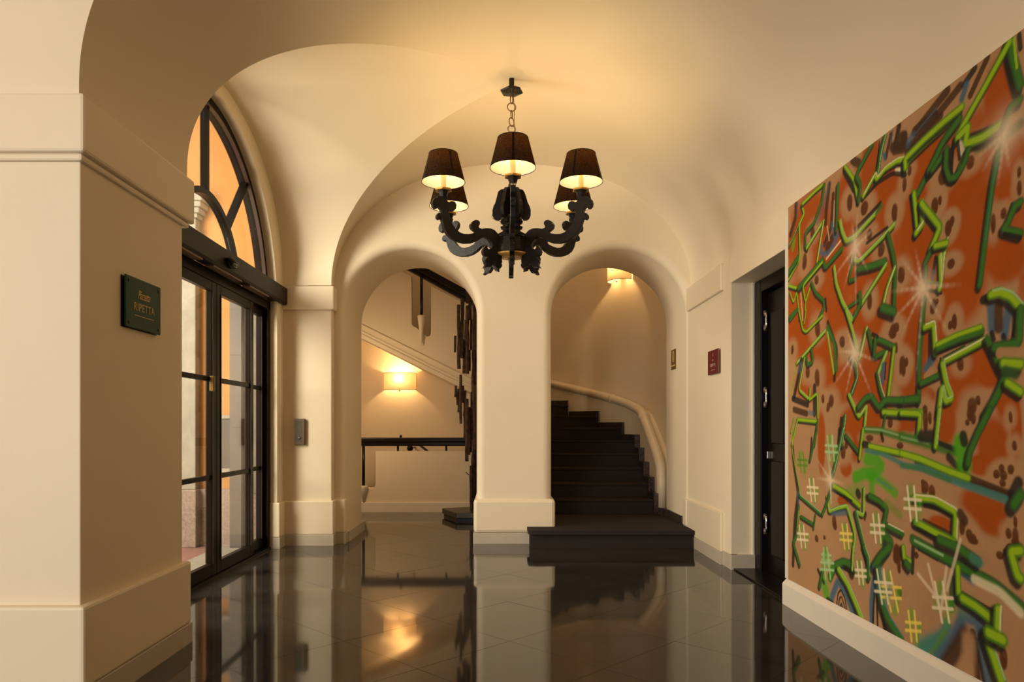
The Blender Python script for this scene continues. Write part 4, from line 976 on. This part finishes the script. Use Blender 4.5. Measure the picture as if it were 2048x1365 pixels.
L('E', [(1130,390),(1100,650),(1070,890)], .028); L('E', [(1050,440),(970,640)], .030, hi='pgreen'); T('E', [(1020,560),(1010,720)], .04, 'blue', .5); T('E', [(1045,540),(1035,700)], .014, 'black'); G('E', [(960,640),(990,800),(1050,970)], .028, 'cream')
G('E', [(690,480),(740,560),(755,690),(690,870)], .028, 'pgreen'); L('E', [(670,860),(770,1090),(850,970),(830,1200),(800,1365)], .026, hi='pgreen')
G('E', [(770,980),(840,890),(900,870),(980,990),(1040,910),(1213,915)], .036); L('E', [(1020,1035),(1213,1045)], .034); G('E', [(1040,1070),(1020,1200)], .018)
T('E', [(840,1215),(1000,1225),(1213,1290)], .045, 'green', .5); T('E', [(840,1205),(1000,1215),(1213,1280)], .014, 'pgreen', .5, .5); T('E', [(1000,1260),(1015,1320)], .03, 'black')
T('E', [(590,1100),(570,1365)], .030, 'black'); G('E', [(630,1080),(600,1365)], .032, 'pgreen'); T('E', [(500,1280),(500,1365)], .03, 'pgreen', .6, .6)
# G
T('G', [(95,180),(110,350),(155,640),(120,900),(100,1365)], .050, 'black'); T('G', [(150,640),(160,760)], .03, 'blue', .5); L('G', [(95,0),(90,190),(178,660)], .012, sh=0); G('G', [(160,780),(140,1050),(105,1150),(170,1365)], .030); T('G', [(160,820),(140,1040)], .008, 'lime')
G('G', [(170,670),(380,850)], .022, 'pgreen'); G('G', [(185,880),(310,960)], .024); G('G', [(330,860),(310,1000)], .018)
T('G', [(290,90),(278,260)], .03, 'black'); G('G', [(345,0),(275,310)], .024); T('G', [(570,0),(550,240)], .03, 'black'); G('G', [(610,0),(560,240),(510,450)], .032, 'pgreen')
G('G', [(640,60),(780,240)], .026); L('G', [(815,0),(780,290)], .026)
T('G', [(850,300),(950,310),(1000,365),(940,430),(830,440),(735,480)], .085, 'bright', .45, .9); T('G', [(870,460),(1000,520),(1140,640)], .065, 'bright', .6, .8); T('G', [(900,480),(905,660)], .07, 'bright', .6, .8); T('G', [(660,640),(800,600)], .08, 'bright', .9, .5); T('G', [(960,500),(1100,590)], .02, 'teal', .6, .6)
T('G', [(760,640),(770,660)], .06, 'black'); T('G', [(820,150),(880,160)], .05, 'black'); T('G', [(900,205),(1213,270)], .024, 'black'); T('G', [(840,210),(1000,240),(1213,345)], .030, 'teal', .5); L('G', [(880,165),(1213,240)], .034, sh=0)
L('G', [(505,560),(640,640),(780,770)], .034); T('G', [(550,640),(700,720)], .016, 'black'); L('G', [(825,600),(820,870),(740,830)], .024, hi='pgreen'); G('G', [(740,840),(800,1080),(870,1365)], .030, 'pgreen'); T('G', [(840,850),(830,900)], .03, 'brown')
L('G', [(450,680),(470,830),(560,790),(650,770),(700,930),(735,1070),(700,1365)], .026, hi='pgreen'); T('G', [(500,850),(640,840)], .036, 'blue', .6, .8)
T('G', [(850,690),(980,750),(1050,810)], .05, 'black', .5, .7); G('G', [(880,670),(980,720),(1060,800),(1030,950)], .034); T('G', [(1050,740),(1190,860)], .05, 'limeg', .8, .55)
G('G', [(500,560),(460,700),(400,860)], .024); G('G', [(1060,970),(1213,1050)], .034, 'cream'); G('G', [(1050,1080),(1100,1150),(960,1365)], .055)
T('G', [(450,230),(480,450)], .018, 'pgreen', .6, .7); T('G', [(480,560),(490,740)], .02, 'pgreen', .6, .7)
# H
L('H', [(0,30),(195,40),(175,270)], .034); T('H', [(0,270),(300,350),(540,420)], .058, 'green', .5); T('H', [(0,275),(280,345)], .014, 'pgreen', .5, .4); T('H', [(200,270),(330,270)], .075, 'black', .4); T('H', [(390,340),(540,400)], .03, 'black', .5); T('H', [(480,480),(590,600)], .045, 'black', .5)
L('H', [(390,0),(350,370)], .032, hi='pgreen'); T('H', [(600,350),(640,560)], .11, 'bright', .4); T('H', [(630,270),(640,320)], .06, 'black'); G('H', [(900,0),(770,260),(700,430),(680,540)], .036)
T('H', [(150,530),(500,680),(800,780),(1120,880)], .034, 'black'); T('H', [(680,690),(900,780),(1110,860)], .04, 'brown'); T('H', [(0,560),(200,590),(600,745),(900,850),(1140,940)], .040, 'teal', .45); T('H', [(0,560),(200,600),(500,720)], .026, 'green', .5, .6); L('H', [(0,440),(200,500),(480,620),(680,690)], .038, sh=0)
T('H', [(1130,860),(1190,740)], .06, 'black'); G('H', [(1150,960),(1213,860)], .05)
T('H', [(230,960),(400,1000),(510,1060)], .034, 'black'); T('H', [(230,1130),(490,1260)], .034, 'brown'); L('H', [(130,885),(330,905),(560,1035),(545,1345)], .038, hi='cream'); L('H', [(540,1340),(320,1230),(150,1135)], .040); T('H', [(140,1190),(330,1290),(480,1360)], .022, 'black')
T('H', [(600,1060),(640,1120)], .06, 'brown')
# I
T('I', [(180,290),(220,560)], .09, 'tan'); G('I', [(140,280),(180,180),(260,145),(330,170),(360,250)], .046); T('I', [(270,210),(360,260)], .034, 'black', .5)
T('I', [(130,540),(205,340),(290,480),(370,700)], .060, 'blue', .5); T('I', [(190,600),(205,470),(235,430),(275,520),(300,680)], .016, 'black'); T('I', [(210,600),(220,520),(240,500),(265,580),(280,660)], .016, 'brown'); T('I', [(228,600),(240,570),(255,640)], .016, 'black')
L('I', [(210,225),(300,370),(380,560),(450,730)], .040, hi='pgreen'); T('I', [(60,350),(90,480)], .10, 'bright', .6, .8); T('I', [(60,360),(0,230)], .03, 'black'); T('I', [(100,540),(150,580)], .05, 'black'); G('I', [(20,400),(50,250)], .03)
L('I', [(360,0),(350,230)], .020, hi='pgreen'); G('I', [(470,0),(515,130),(520,310)], .034, 'pgreen'); G('I', [(730,0),(640,90),(580,190)], .050); T('I', [(560,200),(580,400)], .03, 'blue', .5, .6)
T('I', [(530,430),(510,780)], .05, 'tan'); T('I', [(570,340),(545,560),(550,780)], .055, 'blue', .4); T('I', [(575,450),(560,760)], .022, 'black'); T('I', [(615,230),(600,560),(610,830)], .022, 'black'); T('I', [(640,520),(640,800)], .05, 'tan'); T('I', [(640,600),(680,860)], .03, 'brown')
G('I', [(610,230),(650,560),(720,740),(850,940)], .050, 'teal'); T('I', [(650,700),(700,860)], .03, 'black'); T('I', [(970,0),(960,250)], .036, 'black'); L('I', [(870,0),(880,110),(935,140)], .032); G('I', [(900,160),(930,200)], .04)
T('I', [(1030,10),(1213,110)], .034, 'black'); T('I', [(1060,1010),(1213,940)], .10, 'teal', .7, .8)
# J
T('J', [(150,50),(330,150),(500,240),(690,370)], .050, 'black'); T('J', [(560,280),(690,380)], .055, 'blue', .5, .7); G('J', [(110,0),(400,160),(600,270),(900,430),(1149,640)], .052, sh=0); T('J', [(130,10),(400,150)], .016, 'pgreen', .5, .7); T('J', [(700,380),(950,500),(1149,700)], .045, 'cream', .5, .75)
L('J', [(370,0),(560,80),(740,210)], .045, 'green'); T('J', [(690,180),(760,220)], .05, 'teal', .6, .7)
T('J', [(560,760),(460,1020)], .05, 'tan'); T('J', [(440,830),(380,960),(200,1050)], .075, 'teal', .6); T('J', [(420,900),(330,1060),(300,1110)], .05, 'limeg', .7, .7)
T('J', [(590,710),(740,770),(750,830)], .085, 'blue', .5); T('J', [(570,790),(480,980),(350,1130)], .075, 'blue', .6); T('J', [(610,920),(530,1040),(430,1200)], .10, 'brown', .5); T('J', [(580,960),(600,1060)], .04, 'brown')
T('J', [(690,900),(740,1365)], .050, 'brown', .3); T('J', [(720,960),(800,1365)], .03, 'black'); T('J', [(755,900),(840,1365)], .05, 'blue', .4, .85); T('J', [(650,980),(640,1280)], .10, 'tan', .6)
L('J', [(820,930),(880,1100),(970,1365)], .050, hi='pgreen'); T('J', [(500,640),(680,620)], .09, 'olive', .9, .6); T('J', [(490,380),(485,650)], .045, 'dgreen', .5); T('J', [(590,510),(890,690),(905,640)], .020, 'black')
L('J', [(545,270),(555,560)], .036); L('J', [(590,560),(720,640),(880,770)], .045); T('J', [(800,830),(890,855)], .016, 'black'); L('J', [(935,670),(925,930)], .046, hi='cream'); L('J', [(840,890),(980,960)], .055)
T('J', [(1149,70),(1040,70),(1005,120)], .035, 'black'); L('J', [(1149,105),(1055,115),(1120,340),(1149,370)], .045)
# hash marks and stars
for q in (('G',490,190,120,'pgreen'),('G',195,330,100,'limeg'),('G',300,610,110,'cream'),('G',200,1080,110,'cream'),('G',640,1080,120,'yellow'),('G',960,1000,140,'cream'),('G',440,1290,90,'pgreen'),
          ('H',115,950,170,'cream'),('I',95,190,130,'pgreen'),('I',435,260,110,'cream'),('I',970,800,150,'yellow')): HASH(*q)
HASH('I', 745, 450, 200, 'yellow', 'bright', .12); HASH('I', 665, 400, 170, 'cream', 'teal', .05); HASH('J', 400, 600, 190, 'cream', 'bright', .08)
for q in ([(260,240),(360,640)], [(160,330),(330,540)], [(435,270),(380,700)], [(570,0),(440,480)]): T('J', q, .022, 'haze', .6, .65)
STAR('A', 735, 630, [(500,960),(620,1040),(700,380),(760,250),(950,420),(740,1300),(860,860)], .5, .10)
STAR('K', 820, 380, [(520,700),(600,860),(740,1365),(1200,350),(1080,850),(600,90),(740,10),(500,420)], .5, .09)
STAR('E', 730, 430, [(520,760),(630,880),(900,860),(640,180),(960,520),(560,420)], .5, .09)
STAR('B', 1060, 1030, [(860,1365),(1110,1365),(1140,800),(800,1250),(1000,1500)], .5, .12)
STAR('G', 480, 510, [(340,490),(620,550),(340,290),(490,700),(480,380)], .5, .06)
img = np.clip(img*(1+(noise2(60, 9)[..., None]-.5)*.06), 0, 1)
# mesh
b = MB()
ys_all = list(yy)+[1.4, .6, -.2, -1.0, -2.0, -3.4]
NA = len(ys_all)
verts = np.empty((NZ, NA, 3), np.float32); verts[..., 0] = XR-.012; verts[..., 1] = np.array(ys_all)[None, :]; verts[..., 2] = zz[:, None]
idx = np.arange(NZ*NA).reshape(NZ, NA)
quads = np.stack([idx[:-1, :-1], idx[:-1, 1:], idx[1:, 1:], idx[1:, :-1]], -1).reshape(-1, 4)
me = bpy.data.meshes.new('graffiti_mural')
me.vertices.add(NZ*NA); me.vertices.foreach_set('co', verts.ravel())
me.loops.add(quads.size); me.loops.foreach_set('vertex_index', quads.ravel().astype(np.int32))
me.polygons.add(len(quads)); me.polygons.foreach_set('loop_start', (np.arange(len(quads))*4).astype(np.int32))
me.update(calc_edges=True); me.validate()
cols = np.ones((NZ, NA, 4), np.float32); cols[:, :NY, :3] = img
for k_ in range(NA-NY): cols[:, NY+k_, :3] = img[:, NY-1-((k_*37) % 200), :]
at = me.color_attributes.new('paint', 'FLOAT_COLOR', 'POINT'); at.data.foreach_set('color', cols.ravel())
mm = bpy.data.materials.new('spray_paint'); mm.use_nodes = True; nt = mm.node_tree; bs = nt.nodes['Principled BSDF']; bs.inputs['Roughness'].default_value = .7; bs.inputs['Specular IOR Level'].default_value = .12
va = nt.nodes.new('ShaderNodeVertexColor'); va.layer_name = 'paint'; nt.links.new(va.outputs[0], bs.inputs['Base Color'])
me.materials.append(mm)
mu = thing('graffiti_mural', 'large orange and green spray-painted graffiti mural covering the right wall', 'mural', (XR, 3.3, 1.3))
mo = bpy.data.objects.new('painted_surface', me); C.objects.link(mo); mo.parent = mu; mo.location = (-XR, -3.3, -1.3)
b = MB(); b.box(XR-.0118, XR+.001, -3.4, 4.472, ZLO, ZHI); tp(b, 'backing_board', M['white'], mu)
